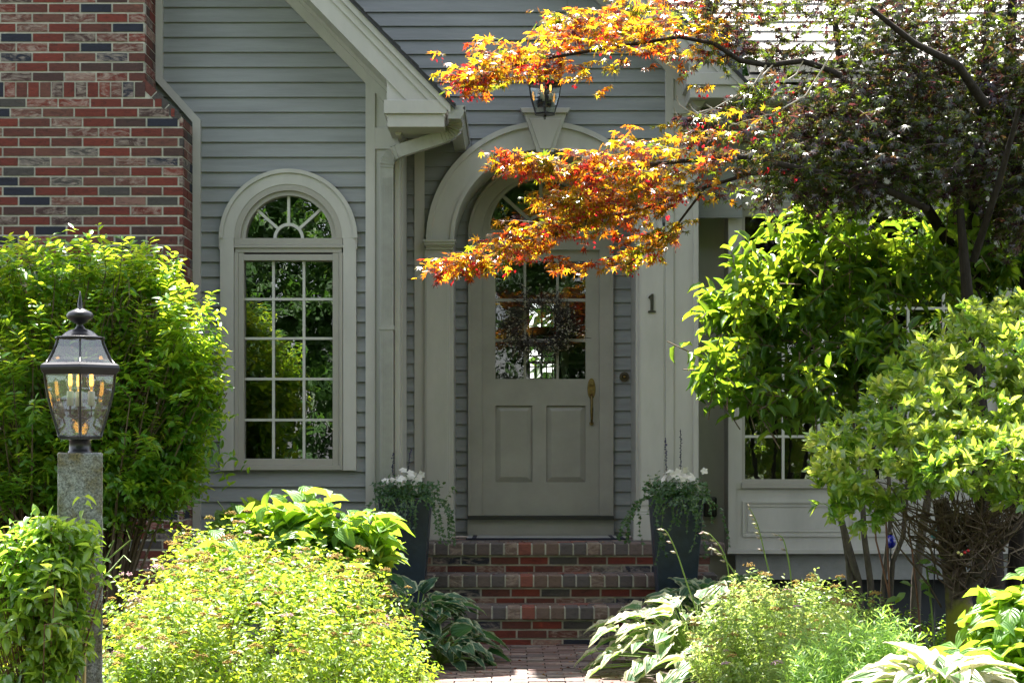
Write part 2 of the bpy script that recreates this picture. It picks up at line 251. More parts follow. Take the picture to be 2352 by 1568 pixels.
# ------------------------------------------------------------------ object helpers
def tag(o, label=None, cat=None, group=None, kind=None):
    if label: o['label'] = label
    if cat: o['category'] = cat
    if group: o['group'] = group
    if kind: o['kind'] = kind
    return o
def thing(name, loc, label, cat, group=None):
    o = bpy.data.objects.new(name, None); COL.objects.link(o); o.location = loc; o.empty_display_size = 0.2
    return tag(o, label, cat, group)
def link(o, parent):
    COL.objects.link(o)
    if parent is not None:
        o.parent = parent
        if parent.type == 'EMPTY': o.location = -Vector(parent.location)   # mesh data is in world coordinates
    return o
def dup(o, loc=None, parent=None):
    c = o.copy(); COL.objects.link(c)
    if parent: c.parent = parent
    for ch in [x for x in list(bpy.data.objects) if x.parent is o]: dup(ch, None, c)
    if loc is not None: c.location = loc
    return c
class MB:
    def __init__(s): s.v = []; s.f = []; s.smooth = []
    def quad(s, *p, smooth=False):
        n = len(s.v); s.v += [tuple(q) for q in p]; s.f.append(tuple(range(n, n + len(p)))); s.smooth.append(smooth)
    def box(s, x0, x1, y0, y1, z0, z1):
        n = len(s.v)
        s.v += [(x0, y0, z0), (x1, y0, z0), (x1, y1, z0), (x0, y1, z0), (x0, y0, z1), (x1, y0, z1), (x1, y1, z1), (x0, y1, z1)]
        for f in ((0, 1, 5, 4), (1, 2, 6, 5), (2, 3, 7, 6), (3, 0, 4, 7), (4, 5, 6, 7), (3, 2, 1, 0)):
            s.f.append(tuple(n + i for i in f)); s.smooth.append(False)
    def prism(s, pts, y0, y1):
        """pts (x,z) outline extruded in y"""
        n = len(s.v); k = len(pts)
        s.v += [(x, y0, z) for x, z in pts] + [(x, y1, z) for x, z in pts]
        s.f.append(tuple(range(n, n + k))); s.f.append(tuple(range(n + 2 * k - 1, n + k - 1, -1))); s.smooth += [False, False]
        for i in range(k):
            j = (i + 1) % k; s.f.append((n + i, n + k + i, n + k + j, n + j)); s.smooth.append(False)
    def hexa(s, a, b):
        """two 4-point loops joined"""
        n = len(s.v); s.v += [tuple(p) for p in a] + [tuple(p) for p in b]
        for f in ((0, 1, 2, 3), (7, 6, 5, 4), (0, 4, 5, 1), (1, 5, 6, 2), (2, 6, 7, 3), (3, 7, 4, 0)):
            s.f.append(tuple(n + i for i in f)); s.smooth.append(False)
    def arch(s, cx, cz, r0, r1, y0, y1, a0=0, a1=180, n=40):
        for i in range(n):
            t0 = R(a0 + (a1 - a0) * i / n); t1 = R(a0 + (a1 - a0) * (i + 1) / n)
            p = lambda r, t, y: (cx + r * math.cos(t), y, cz + r * math.sin(t))
            s.quad(p(r0, t0, y0), p(r1, t0, y0), p(r1, t1, y0), p(r0, t1, y0))
            s.quad(p(r1, t0, y0), p(r1, t0, y1), p(r1, t1, y1), p(r1, t1, y0))
            s.quad(p(r0, t0, y0), p(r0, t1, y0), p(r0, t1, y1), p(r0, t0, y1))
    def tube(s, pts, rad, n=8, cap=True, flat=None):
        pts = [Vector(p) for p in pts]; m = len(pts)
        if not hasattr(rad, '__len__'): rad = [rad] * m
        n0 = len(s.v); up = Vector((0.13, 0.07, 1)).normalized()
        for i, p in enumerate(pts):
            t = (pts[min(i + 1, m - 1)] - pts[max(i - 1, 0)]).normalized()
            ref = up if abs(t.dot(up)) < 0.97 else Vector((1, 0, 0))
            if flat: ref = Vector((0, 1, 0))
            a = t.cross(ref).normalized(); b = t.cross(a)
            for k in range(n):
                th = 2 * math.pi * k / n + (math.pi / 4 if flat else 0)
                if flat: q = a * (flat[0] * (1 if math.cos(th) > 0 else -1)) + b * (flat[1] * (1 if math.sin(th) > 0 else -1)); q = q * rad[i]
                else: q = (a * math.cos(th) + b * math.sin(th)) * rad[i]
                s.v.append(tuple(p + q))
        for i in range(m - 1):
            for k in range(n):
                k2 = (k + 1) % n
                s.f.append((n0 + i * n + k, n0 + i * n + k2, n0 + (i + 1) * n + k2, n0 + (i + 1) * n + k)); s.smooth.append(n > 4)
        if cap:
            s.f.append(tuple(n0 + k for k in range(n))); s.f.append(tuple(n0 + (m - 1) * n + k for k in range(n - 1, -1, -1))); s.smooth += [False, False]
    def lathe(s, c, prof, n=24, rot=0.0, smooth=True, closed=False):
        """prof: (r, z) list; c: centre"""
        n0 = len(s.v)
        for r, z in prof:
            for k in range(n):
                th = 2 * math.pi * k / n + rot; s.v.append((c[0] + r * math.cos(th), c[1] + r * math.sin(th), c[2] + z))
        for i in range(len(prof) - 1):
            for k in range(n):
                k2 = (k + 1) % n; s.f.append((n0 + i * n + k, n0 + i * n + k2, n0 + (i + 1) * n + k2, n0 + (i + 1) * n + k)); s.smooth.append(smooth)
        s.f.append(tuple(n0 + k for k in range(n - 1, -1, -1))); s.f.append(tuple(n0 + (len(prof) - 1) * n + k for k in range(n))); s.smooth += [False, False]
    def build(s, name, mat, parent=None, bevel=0.0):
        me = bpy.data.meshes.new(name); me.from_pydata(s.v, [], s.f); me.validate()
        if len(me.polygons) == len(s.smooth): me.polygons.foreach_set('use_smooth', s.smooth)
        me.materials.append(mat); me.update()
        o = bpy.data.objects.new(name, me); link(o, parent)
        if bevel:
            b = o.modifiers.new('b', 'BEVEL'); b.width = bevel; b.segments = 2; b.limit_method = 'ANGLE'; b.angle_limit = R(40)
        return o

# ------------------------------------------------------------------ leaves
def T_oval(l=1.0, w=0.22, fold=0.10, droop=0.22):
    r = [(0, 0), (.33, 0), (.7, 0), (1, 0)]
    v = [(x, 0, -droop * x * x) for x, _ in r] + [(.30, w, fold * .6 - droop * .09), (.68, w * .85, fold * .6 - droop * .46), (.30, -w, fold * .6 - droop * .09), (.68, -w * .85, fold * .6 - droop * .46)]
    f = [(0, 1, 4), (1, 2, 5, 4), (2, 3, 5), (0, 6, 1), (1, 6, 7, 2), (2, 7, 3)]
    return np.array(v), f, np.zeros(8), np.zeros(8)
def T_dia(w=0.25, fold=0.12):
    return np.array([(0, 0, 0), (.45, w, fold), (1, 0, -.12), (.45, -w, fold)]), [(0, 2, 1), (0, 3, 2)], np.zeros(4), np.zeros(4)
def T_slim(w=0.09):
    return np.array([(0, 0, 0), (.4, w, .02), (1, 0, -.2), (.4, -w, .02)]), [(0, 3, 1), (1, 3, 2)], np.zeros(4), np.zeros(4)
def T_broad(w=0.36, droop=0.45, fold=0.12, pet=0.0, nx=7, ny=5, pw=0.75, wave=0.03, tip=1.6):
    v = []; e = []; rb = []; f = []
    for i in range(nx):
        t = i / (nx - 1)
        ww = w * (math.sin(math.pi * t ** pw) ** 0.7 if 0 < t < 1 else 0.0) * (1 if t < .6 else (1 - ((t - .6) / .4) ** tip * .35))
        for j in range(ny):
            u = (j / (ny - 1)) * 2 - 1
            x = pet + t; z = -droop * t * t * (1 + pet) + fold * abs(u) * ww / w + wave * math.sin(i * 2.1 + j * 3.0) * abs(u)
            v.append((x, u * ww, z)); e.append(max(abs(u), 0 if t < .9 else (t - .9) * 10)); rb.append(abs(u) * .5 + t * .4)
    for i in range(nx - 1):
        for j in range(ny - 1): f.append((i * ny + j, (i + 1) * ny + j, (i + 1) * ny + j + 1, i * ny + j + 1))
    if pet:      # petiole strip
        n = len(v); v += [(0, -.02, -.25 * pet), (0, .02, -.25 * pet), (pet, .015, 0), (pet, -.015, 0)]; e += [0, 0, 0, 0]; rb += [0] * 4; f.append((n, n + 3, n + 2, n + 1))
    return np.array(v), f, np.array(e), np.array(rb)
def T_maple():
    ang = [-125, -84, -42, 0, 42, 84, 125]; ln = [.42, .74, .95, 1.05, .95, .74, .42]
    v = [(0, 0, 0)]; f = []
    for i, (a, l) in enumerate(zip(ang, ln)):
        t = R(a); v.append((l * math.cos(t), l * math.sin(t), -.22 * l * l))
    notch = [-150] + [(ang[i] + ang[i + 1]) / 2 for i in range(6)] + [150]
    for i, a in enumerate(notch):
        t = R(a); l = .12 if i in (0, 7) else .33; v.append((l * math.cos(t), l * math.sin(t), .04))
    for i in range(7): f.append((0, 8 + i, 1 + i, 9 + i))
    return np.array(v), f, np.zeros(len(v)), np.zeros(len(v))
def T_ivy():
    pts = [(0, 0), (-.1, .3), (.25, .42), (.45, .18), (1, 0), (.45, -.18), (.25, -.42), (-.1, -.3)]
    v = [(x, y, -.1 * x * x + .05 * abs(y)) for x, y in pts]; return np.array(v), [(0, 3, 2, 1), (0, 4, 3), (0, 5, 4), (0, 7, 6, 5)], np.zeros(8), np.zeros(8)
def T_octa(h=1.0):
    v = [(.5, 0, 0), (-.5, 0, 0), (0, .5, 0), (0, -.5, 0), (0, 0, .5 * h), (0, 0, -.5 * h)]
    f = [(0, 2, 4), (2, 1, 4), (1, 3, 4), (3, 0, 4), (2, 0, 5), (1, 2, 5), (3, 1, 5), (0, 3, 5)]
    return np.array(v), f, np.zeros(6), np.zeros(6)
def nrm(a): return a / np.maximum(1e-9, np.linalg.norm(a, axis=-1, keepdims=True))
def leaves(name, T, pos, D, Nn, size, mat, parent=None, attrs=False, wscale=None, smooth=False):
    tv, tf, te, tr = T
    pos = np.asarray(pos, float).reshape(-1, 3); k = len(pos)
    D = nrm(np.asarray(D, float).reshape(-1, 3)); Nn = np.asarray(Nn, float).reshape(-1, 3)
    Nn = Nn - D * np.sum(D * Nn, -1, keepdims=True)
    bad = np.linalg.norm(Nn, axis=-1) < 1e-3; Nn[bad] = np.cross(D[bad], [0.3, 1, 0.2]); Nn = nrm(Nn)
    B = np.cross(Nn, D); size = np.broadcast_to(np.asarray(size, float).reshape(-1, 1, 1), (k, 1, 1))
    ws = 1.0 if wscale is None else wscale.reshape(-1, 1, 1)
    V = pos[:, None, :] + size * (tv[None, :, 0:1] * D[:, None, :] + ws * tv[None, :, 1:2] * B[:, None, :] + tv[None, :, 2:3] * Nn[:, None, :])
    nv = len(tv); V = V.reshape(-1, 3)
    fl = np.array([i for f in tf for i in f]); ft = np.array([len(f) for f in tf])
    loops = (fl[None, :] + (np.arange(k) * nv)[:, None]).ravel(); tot = np.tile(ft, k); start = np.concatenate([[0], np.cumsum(tot)[:-1]])
    me = bpy.data.meshes.new(name); me.vertices.add(len(V)); me.vertices.foreach_set('co', V.astype(np.float32).ravel())
    me.loops.add(len(loops)); me.loops.foreach_set('vertex_index', loops.astype(np.int32))
    me.polygons.add(len(tot)); me.polygons.foreach_set('loop_start', start.astype(np.int32)); me.polygons.foreach_set('loop_total', tot.astype(np.int32))
    if smooth: me.polygons.foreach_set('use_smooth', np.ones(len(tot), bool))
    if attrs:
        for nm, a in (('edge', te), ('rib', tr)):
            at = me.attributes.new(nm, 'FLOAT', 'POINT'); at.data.foreach_set('value', np.tile(a, k).astype(np.float32))
    me.update(calc_edges=True); me.materials.append(mat)
    o = bpy.data.objects.new(name, me); return link(o, parent)

from mathutils import noise as _nz
def gappy(freq, thr): return lambda t: np.array([_nz.noise(Vector(q) * freq) > thr for q in t])
def shoots(rng, ells, n, L, up=0.5, rnd=0.35, bias=(0, 0, 0), shell=0.5, keep=None, wild=.14):
    """n shoots whose tips lie in the outer part of a union of ellipsoids (px,py,Y,rx,ry,rY)"""
    C = []; Rr = []; W = []
    for (px, py, Y, rx, ry, rY) in ells:
        c = P(px, py, Y); s = FPX / Y; C.append(c); Rr.append((rx / s, rY, ry / s)); W.append(rx * ry * rY if True else 1)
    C = np.array([tuple(c) for c in C]); Rr = np.array(Rr); W = np.array(W, float) ** .75; W /= W.sum()
    tips = []; outs = []; tot = 0
    while tot < n:
        m = n * 2; i = rng.choice(len(C), m, p=W); dd = nrm(rng.normal(size=(m, 3)))
        r = 1 - shell * rng.random((m, 1)) ** 1.3
        r += (rng.random((m, 1)) < wild) * rng.random((m, 1)) * .22
        t = C[i] + dd * Rr[i] * r; o = nrm(dd / Rr[i])
        # drop tips that sit deep inside another ellipsoid
        q = np.linalg.norm((t[:, None, :] - C[None]) / Rr[None], axis=-1).min(1)
        ok = (q > (1 - shell) * 0.95) & (t[:, 2] > 0.03)
        if keep is not None: ok &= keep(t)
        tips.append(t[ok]); outs.append(o[ok]); tot += ok.sum()
    t = np.concatenate(tips)[:n]; o = np.concatenate(outs)[:n]
    dr = nrm(o + np.array([0, 0, up]) + rnd * rng.normal(size=o.shape) + np.array(bias))
    ln = L * (0.7 + 0.6 * rng.random((n, 1)))
    return t - dr * ln, dr, ln
def leafy(rng, base, dr, ln, m, size, side=0.75, opp=True, horiz=0.7, jit=0.3, t0=0.15, droop=0.15, whorl=0, curve=0.0):
    n = len(base); a = nrm(np.cross(dr, nrm(rng.normal(size=dr.shape)))); b = np.cross(dr, a)
    cv = np.array([0, 0, 1.0]) * curve
    if opp: m2 = m // 2; t = np.repeat(np.linspace(t0, 1, m2), 2); ph = np.tile([0, math.pi], m2) + np.repeat(np.arange(m2) * (math.pi / 2 if opp != 'flat' else 0), 2)
    else: t = np.linspace(t0, 1, m); ph = np.arange(m) * 2.4
    if whorl: t = 1 - 0.18 * rng.random(m); ph = np.arange(m) * (2 * math.pi / m * 1.0)
    t = np.clip(t[None] + rng.normal(size=(n, len(t))) * .03, 0, 1); ph = ph[None] + rng.normal(size=t.shape) * .25 + rng.random((n, 1)) * 6.28
    if opp == 'flat':
        a = nrm(np.cross(dr, np.tile([0, 0, 1.0], (n, 1)) + .15 * rng.normal(size=dr.shape))); b = np.cross(dr, a); ph = ph - ph[:, :1] + np.tile([0, math.pi], (n, t.shape[1] // 2)) * 0 + rng.normal(size=ph.shape) * .3
    pos = base[:, None] + dr[:, None] * (ln[:, None] * t[..., None]) + cv * (t[..., None] ** 2) * ln[:, None]
    sd = a[:, None] * np.cos(ph)[..., None] + b[:, None] * np.sin(ph)[..., None]
    D = nrm(dr[:, None] * (1 - side) * (0.4 + t[..., None]) + sd * side + np.array([0, 0, -droop]) + .15 * rng.normal(size=sd.shape))
    Nn = horiz * np.array([0, 0, 1.0]) + (1 - horiz) * dr[:, None] + jit * rng.normal(size=D.shape)
    sz = size * (0.65 + 0.6 * rng.random(t.shape)) * (1.05 - .35 * np.abs(t - .6))
    return pos.reshape(-1, 3), D.reshape(-1, 3), Nn.reshape(-1, 3), sz.reshape(-1)
def stems(name, base, dr, ln, mat, parent, r=0.003, root=None, every=1, rng=None, rr=0.006):
    mb = MB()
    for i in range(0, len(base), every):
        b = Vector(base[i]); t = b + Vector(dr[i]) * float(ln[i, 0]); pts = [b, b.lerp(t, .5) + Vector((0, 0, .01)), t]; rad = [r, r * .8, r * .4]
        if root is not None:
            rt = Vector(root[i % len(root)]); md = rt.lerp(b, .55); md.z += 0.25 * (b - rt).length * .3; pts = [rt, md] + pts; rad = [rr * 1.6, rr] + rad
        mb.tube(pts, rad, 4, cap=False)
    return mb.build(name, mat, parent)
rng = np.random.default_rng(7)
random.seed(5)
#--SPLIT--
# ------------------------------------------------------------------ ground, lawn, path
YG, YC, YE, YR, YB = 12.57, 12.18, 13.40, 13.95, 13.70      # gable wall, chimney face, entry wall, door wall, bay wall
gx = np.linspace(-9, 9, 60); gy = np.linspace(3.5, 30, 80)
mb = MB()
def gz(x, y): return -0.012 + 0.02 * math.sin(x * 3.1 + y * 1.7) * math.sin(y * 2.3 - x) if not (-0.75 < x < 1.2 and 9 < y) else -0.035
nx = len(gx)
mb.v = [(x, y, gz(x, y)) for y in gy for x in gx]
for j in range(len(gy) - 1):
    for i in range(nx - 1): mb.f.append((j * nx + i, j * nx + i + 1, (j + 1) * nx + i + 1, (j + 1) * nx + i)); mb.smooth.append(True)
tag(mb.build('garden_bed_ground', MULCH), kind='structure')
mb = MB(); mb.quad((-200, -200, -0.06), (200, -200, -0.06), (200, 200, -0.06), (-200, 200, -0.06))
tag(mb.build('lawn_ground', LAWN), kind='structure')
mb = MB(); mt = MB()
px0, px1 = -0.52, 0.93
mt.box(px0, px1, 3.5, 12.25, -0.05, -0.004)
y = 3.52; row = 0
while y < 12.22:
    if y > 8.5:
        x = px0 + (-0.1 if row % 2 else 0)
        while x < px1:
            a, b = max(px0, x), min(px1, x + 0.197)
            if b - a > .02:
                dz = random.uniform(-.003, .003); mb.box(a, b, y + random.uniform(-.001, .001), y + .094, -0.03, 0.003 + dz)
            x += 0.205
    y += 0.101; row += 1
tag(mt.build('path_joint_sand', plain('joint sand', (0.05, 0.045, 0.04), 1.0)), kind='structure')
tag(mb.build('brick_path', PAVER), kind='structure')

# ------------------------------------------------------------------ the house
house = thing('house', (0, 13.4, 0), 'grey clapboard house with brick chimney, arched entry and cream trim', 'house')
CO = 0.1016
JOINTS = []
def sidepatch(mb, Y0, z0, z1, xl, xr, phase, t=0.016, sub=4):
    k = math.floor((z0 - phase) / CO); z = phase + k * CO
    while z < z1:
        for i in range(sub):
            a, b = z + CO * i / sub, z + CO * (i + 1) / sub
            a2, b2 = max(a, z0), min(b, z1)
            if b2 - a2 < 1e-4: continue
            ya = Y0 - t * (1 - (a2 - z) / CO); yb = Y0 - t * (1 - (b2 - z) / CO)
            la, ra, lb, rb = xl(a2), xr(a2), xl(b2), xr(b2)
            if ra - la < 1e-3 and rb - lb < 1e-3: continue
            mb.quad((la, ya, a2), (max(la, ra), ya, a2), (max(lb, rb), yb, b2), (lb, yb, b2))
            if i == 0 and ra - la > .6 and random.random() < .4: JOINTS.append((random.uniform(la + .15, ra - .15), Y0 - t - .0012, a2, b2 + CO * .72))
            if i == 0 and ra > la: mb.quad((la, Y0 + .001, z), (ra, Y0 + .001, z), (ra, Y0 - t, z), (la, Y0 - t, z))
        z += CO
X = lambda px, Y: P(px, 0, Y).x
Z = lambda py, Y: P(0, py, Y).z
RY = 12.1; E1 = P(1035, 243, RY); SL = 1.03
apx = X(100, RY); apz = E1.z + (E1.x - apx) * SL
# gable siding with the arched window opening
wcx = X(662, YG); wz = Z(547, YG); wr = 128 / (FPX / YG); wb = Z(1066, YG)
def hw(z):
    if z < wb: return 0.0
    if z <= wz: return wr
    q = wr * wr - (z - wz) ** 2
    return math.sqrt(q) if q > 0 else 0.0
mb = MB(); xr_ = X(842, YG); xl_ = -5.75
rline = lambda z: min(xr_, E1.x - (z - E1.z) / SL - 0.02)
lline = lambda z: max(xl_, 2 * apx - rline(z) if rline(z) < xr_ - .001 else xl_)
ph1 = Z(17.6, YG)
for (a, b) in ((-0.05, wb - 1e-4), (wb, wz + wr), (wz + wr, apz - .02)):
    if a == wb:
        sidepatch(mb, YG, a, b, lambda z: xl_, lambda z: wcx - hw(z), ph1); sidepatch(mb, YG, a, b, lambda z: wcx + hw(z), lambda z: xr_, ph1)
    else: sidepatch(mb, YG, a, b, lline, rline, ph1)
mb.build('clapboard_wall', SIDE, house)
# entry wall siding round the archway
acx = X(1251, YE - .03); asz = Z(552, YE - .03); ARI = 210 / (FPX / (YE - .03)); ARO = 272 / (FPX / (YE - .03)); PORCH = 0.642
ex0, ex1 = -0.79, X(1600, YE); E2 = P(1708, 190, 13.0); ap2x = X(1045, 13.0); ap2z = E2.z + (E2.x - ap2x)
def ha(z):
    if z <= asz: return ARI + .03
    q = (ARI + .03) ** 2 - (z - asz) ** 2
    return math.sqrt(q) if q > 0 else 0.0
mb = MB(); ph2 = Z(28.6, YE)
r2 = lambda z: max(ap2x, min(ex1, E2.x - (z - E2.z) - .02)); l2 = lambda z: min(ap2x, max(-3.2, 2 * ap2x - r2(z) if z > 4.0 else ex0 - .6))
sidepatch(mb, YE, -.05, asz + ARI + .03, lambda z: ex0, lambda z: acx - ha(z), ph2)
sidepatch(mb, YE, -.05, asz + ARI + .03, lambda z: acx + ha(z), lambda z: ex1, ph2)
sidepatch(mb, YE, asz + ARI + .03, 3.9, lambda z: -1.2, lambda z: ex1, ph2)
sidepatch(mb, YE, 3.9, ap2z - .05, lambda z: max(-1.6, min(ap2x, 2 * ap2x - r2(z))), r2, ph2)
mb.build('clapboard_wall', SIDE, house)
# recess: siding on the back wall, side reveals and vault
fcx = X(1242, YR); fsz = Z(540, YR); FR = 166 / (FPX / YR)
def hf(z):
    if z <= fsz: return FR - .03
    q = (FR - .03) ** 2 - (z - fsz) ** 2
    return math.sqrt(q) if q > 0 else 0.0
mb = MB(); ph3 = Z(725.5, YR)
for s in (-1, 1):
    if s < 0: sidepatch(mb, YR, PORCH, 3.75, lambda z: acx - .78, lambda z: fcx - hf(z), ph3)
    else: sidepatch(mb, YR, PORCH, 3.75, lambda z: fcx + hf(z), lambda z: acx + .78, ph3)
mb.build('clapboard_wall', SIDE, house)
mb = MB()
for jx, jy, j0, j1 in JOINTS: mb.hexa([(jx, jy, j0), (jx + .002, jy, j0), (jx + .002, jy, j0 + .001), (jx, jy, j0 + .001)], [(jx, jy + .013, j1), (jx + .002, jy + .013, j1), (jx + .002, jy + .013, j1 + .001), (jx, jy + .013, j1 + .001)])
mb.build('board_joints', DARKIN, house)
mb = MB()
mb.box(acx - ARI - .04, acx - ARI, YE - .0, YR, PORCH, asz); mb.box(acx + ARI, acx + ARI + .04, YE, YR, PORCH, asz)
mb.arch(acx, asz, ARI, ARI + .04, YE - .0, YR, n=48)
mb.build('archway_reveal', TRIM, house)
# arch surround with keystone and pilasters
mb = MB(); Ya = YE - .045
mb.arch(acx, asz + .0, ARI, ARO - .035, Ya, YE + .01, n=64); mb.arch(acx, asz, ARO - .037, ARO, Ya - .02, YE + .01, n=64); mb.arch(acx, asz, ARI - .006, ARI + .022, Ya - .012, YE, n=64)
arch = mb.build('arch_surround', TRIM, house)
mb = MB(); g = lambda px, py: (X(px, Ya), Z(py, Ya))
mb.prism([g(1233, 352), g(1271, 352), g(1301, 262), g(1203, 262)], Ya - .045, YE)
mb.prism([g(1240, 345), g(1264, 345), g(1289, 275), g(1215, 275)], Ya - .056, Ya - .046)
mb.prism([g(1200, 263), g(1304, 263), g(1310, 251), g(1194, 251)], Ya - .065, YE)
mb.build('keystone', TRIM, arch, bevel=.004)
for (a, b, c0, c1) in ((975, 1033, 972, 1048), (1468, 1528, 1453, 1530)):
    mb = MB(); mb.box(X(a, Ya), X(b, Ya), Ya, YE, PORCH, Z(570, Ya)); mb.box(X(a, Ya) + .012, X(b, Ya) - .012, Ya - .006, Ya - .001, PORCH + .25, Z(585, Ya))
    pil = mb.build('pilaster', TRIM, house, bevel=.003)
    mb = MB()
    for (p0, p1, g_, q) in ((552, 557, 0, .06), (557, 563, 3, .05), (563, 567, 5, .035), (567, 573, 7, .02)): mb.box(X(c0 + g_, Ya), X(c1 - g_, Ya), Ya - q, YE, Z(p1, Ya), Z(p0, Ya))
    mb.build('capital', TRIM, pil)
    mb = MB(); mb.box(X(a - 14, Ya), X(b + 12, Ya), Ya - .05, YE, PORCH, Z(1182, Ya)); mb.box(X(a - 9, Ya), X(b + 8, Ya), Ya - .035, YE, Z(1182, Ya), Z(1176, Ya)); mb.box(X(a - 5, Ya), X(b + 4, Ya), Ya - .02, YE, Z(1176, Ya), Z(1170, Ya))
    mb.build('plinth', TRIM, pil, bevel=.004)
# corner boards
def cboard(pxs, Y, top, bot, rails, ybk, name='corner_board', strips=None):
    mb = MB(); mb.box(X(pxs[0], Y), X(pxs[1], Y), Y, ybk, Z(bot, Y), Z(top, Y))
    for a, b in strips: mb.box(X(a, Y), X(b, Y), Y - .014, Y - .0005, Z(bot, Y), Z(top, Y))
    for a, b in rails: mb.box(X(strips[0][1], Y) - .001, X(strips[1][0], Y) + .001, Y - .0135, Y - .0005, Z(b, Y), Z(a, Y))
    return mb.build(name, TRIM, house, bevel=.002)
cboard((840, 918), YG - .03, 150, 1470, [(294, 343), (165, 215)], YG + .02, strips=[(840, 862), (907, 918)])
cboard((1528, 1604), YE - .035, 120, 1470, [(232, 262)], YE + .02, strips=[(1528, 1547), (1592, 1604)])
mb = MB(); mb.box(X(952, YE - .02), X(975, YE - .02), YE - .02, YE - .0165, 0, Z(310, YE)); mb.build('edge_board', TRIM, house)
# wing return wall
mb = MB(); xx = X(918, YG - .03)
mb.box(xx - .04, xx, YG + .02, YE - .02, -.05, 3.62); mb.box(xx, xx + .012, YG + .10, YG + .24, -.05, 3.62); mb.build('return_wall', TRIM, house)
# rake of the left gable
def band(mb, E, a, b, y0, y1, sl, x_end, lx=0.0):
    """board between vertical offsets a and b below the roof line, from the eave up to x_end"""
    f = lambda x, o: (x, E.z + (E.x - x) * sl - o)
    x0 = E.x - lx
    mb.prism([f(x0, a), f(x0, b), f(x_end, b), f(x_end, a)], y0, y1)
mb = MB(); band(mb, E1, .0, .052, RY - .03, RY + .02, SL, apx); band(mb, E1, .054, .114, RY - .012, RY + .02, SL, apx, .035)
band(mb, E1, .11, .26, RY, RY + .03, SL, apx, .12)
mb.build('rake_board', TRIM, house)
mb = MB(); band(mb, E1, .225, .255, RY + .031, YG - .03, SL, apx, .25); mb.build('rake_soffit', TRIM, house)
mb = MB(); W1 = Vector((E1.x, 0, E1.z)); band(mb, W1, .256, .375, YG - .045, YG - .017, SL, apx, .40); band(mb, W1, .256, .29, YG - .075, YG - .046, SL, apx, .40); mb.build('frieze_board', TRIM, house)
mb = MB(); band(mb, E1, -.03, -.001, RY - .045, 20, SL, apx, -.03)
mb.prism([(2 * apx - E1.x - .03, E1.z - .03), (2 * apx - E1.x - .03, E1.z), (apx, apz + .03), (apx, apz)], RY - .045, 20)
k = 0
for i in range(34):        # ragged shingle butts along the edge
    x = E1.x + .035 - i * .12; t_ = .008 + random.uniform(0, .006); mb.hexa([(x - .115, RY - .05, E1.z + (E1.x - x + .115) * SL + .028), (x, RY - .05, E1.z + (E1.x - x) * SL + .028), (x, RY - .05, E1.z + (E1.x - x) * SL + .030 + t_), (x - .115, RY - .05, E1.z + (E1.x - x + .115) * SL + .030)], [(x - .115, 12.6, E1.z + (E1.x - x + .115) * SL + .028), (x, 12.6, E1.z + (E1.x - x) * SL + .028), (x, 12.6, E1.z + (E1.x - x) * SL + .030 + t_), (x - .115, 12.6, E1.z + (E1.x - x + .115) * SL + .030)])
mb.build('roof', ROOFM, house)
mb = MB(); q = lambda px, py: (X(px, RY), Z(py, RY))
mb.prism([q(888, 178), q(888, 231), q(1012, 231)], RY + .012, RY + .03)
mb.prism([q(882, 231), q(882, 262), q(1026, 262), q(1030, 246), q(1012, 231)], RY - .02, YG - .031)
mb.prism([q(884, 262), q(890, 270), q(890, 292), q(1021, 292), q(1021, 262)], RY - .002, YG - .031)
cr = mb.build('cornice_return', TRIM, house, bevel=.003)
mb = MB(); mb.prism([(X(a, 12.4), Z(b, 12.4)) for a, b in ((888, 290), (934, 290), (932, 300), (926, 308), (922, 316), (913, 318), (908, 308), (896, 300))], 12.30, YG - .031)
mb.build('bracket', TRIM, cr)
# rake of the entry gable
mb = MB(); R2 = 13.0; band(mb, E2, 0, .05, R2 - .03, R2 + .02, 1.0, ap2x); band(mb, E2, .052, .11, R2 - .012, R2 + .02, 1.0, ap2x, .03); band(mb, E2, .106, .25, R2, R2 + .03, 1.0, ap2x, .1)
E2l = Vector((E2.x, 0, E2.z))
mb.build('rake_board', TRIM, house)
mb = MB(); band(mb, E2l, .225, .25, R2 + .031, YE - .03, 1.0, ap2x, .2); mb.build('rake_soffit', TRIM, house)
mb = MB(); band(mb, E2l, .25, .36, YE - .05, YE - .017, 1.0, ap2x, .3); mb.build('frieze_board', TRIM, house)
mb = MB(); band(mb, E2, -.03, -.001, R2 - .045, 20, 1.0, ap2x, -.03)
mb.prism([(-2.2, ap2z - (ap2x + 2.2) - .0), (-2.2, ap2z - (ap2x + 2.2) + .03), (ap2x, ap2z + .03), (ap2x, ap2z)], R2 + .4, 20)
mb.build('roof', ROOFM, house)
mb = MB(); q = lambda px, py: (X(px, R2), Z(py, R2))
mb.prism([q(1583, 115), q(1583, 168), q(1684, 168), q(1640, 122)], R2 + .012, R2 + .03)
mb.prism([q(1577, 168), q(1577, 196), q(1698, 196), q(1702, 186), q(1684, 168)], R2 - .02, YE - .036)
mb.prism([q(1585, 196), q(1585, 225), q(1697, 225), q(1697, 196)], R2 - .002, YE - .036)
cr = mb.build('cornice_return', TRIM, house, bevel=.003)
mb = MB(); mb.prism([(X(a, 13.2), Z(b, 13.2)) for a, b in ((1578, 224), (1624, 224), (1620, 234), (1612, 246), (1606, 252), (1598, 252), (1588, 238))], 13.12, YE - .036)
mb.build('bracket', TRIM, cr)
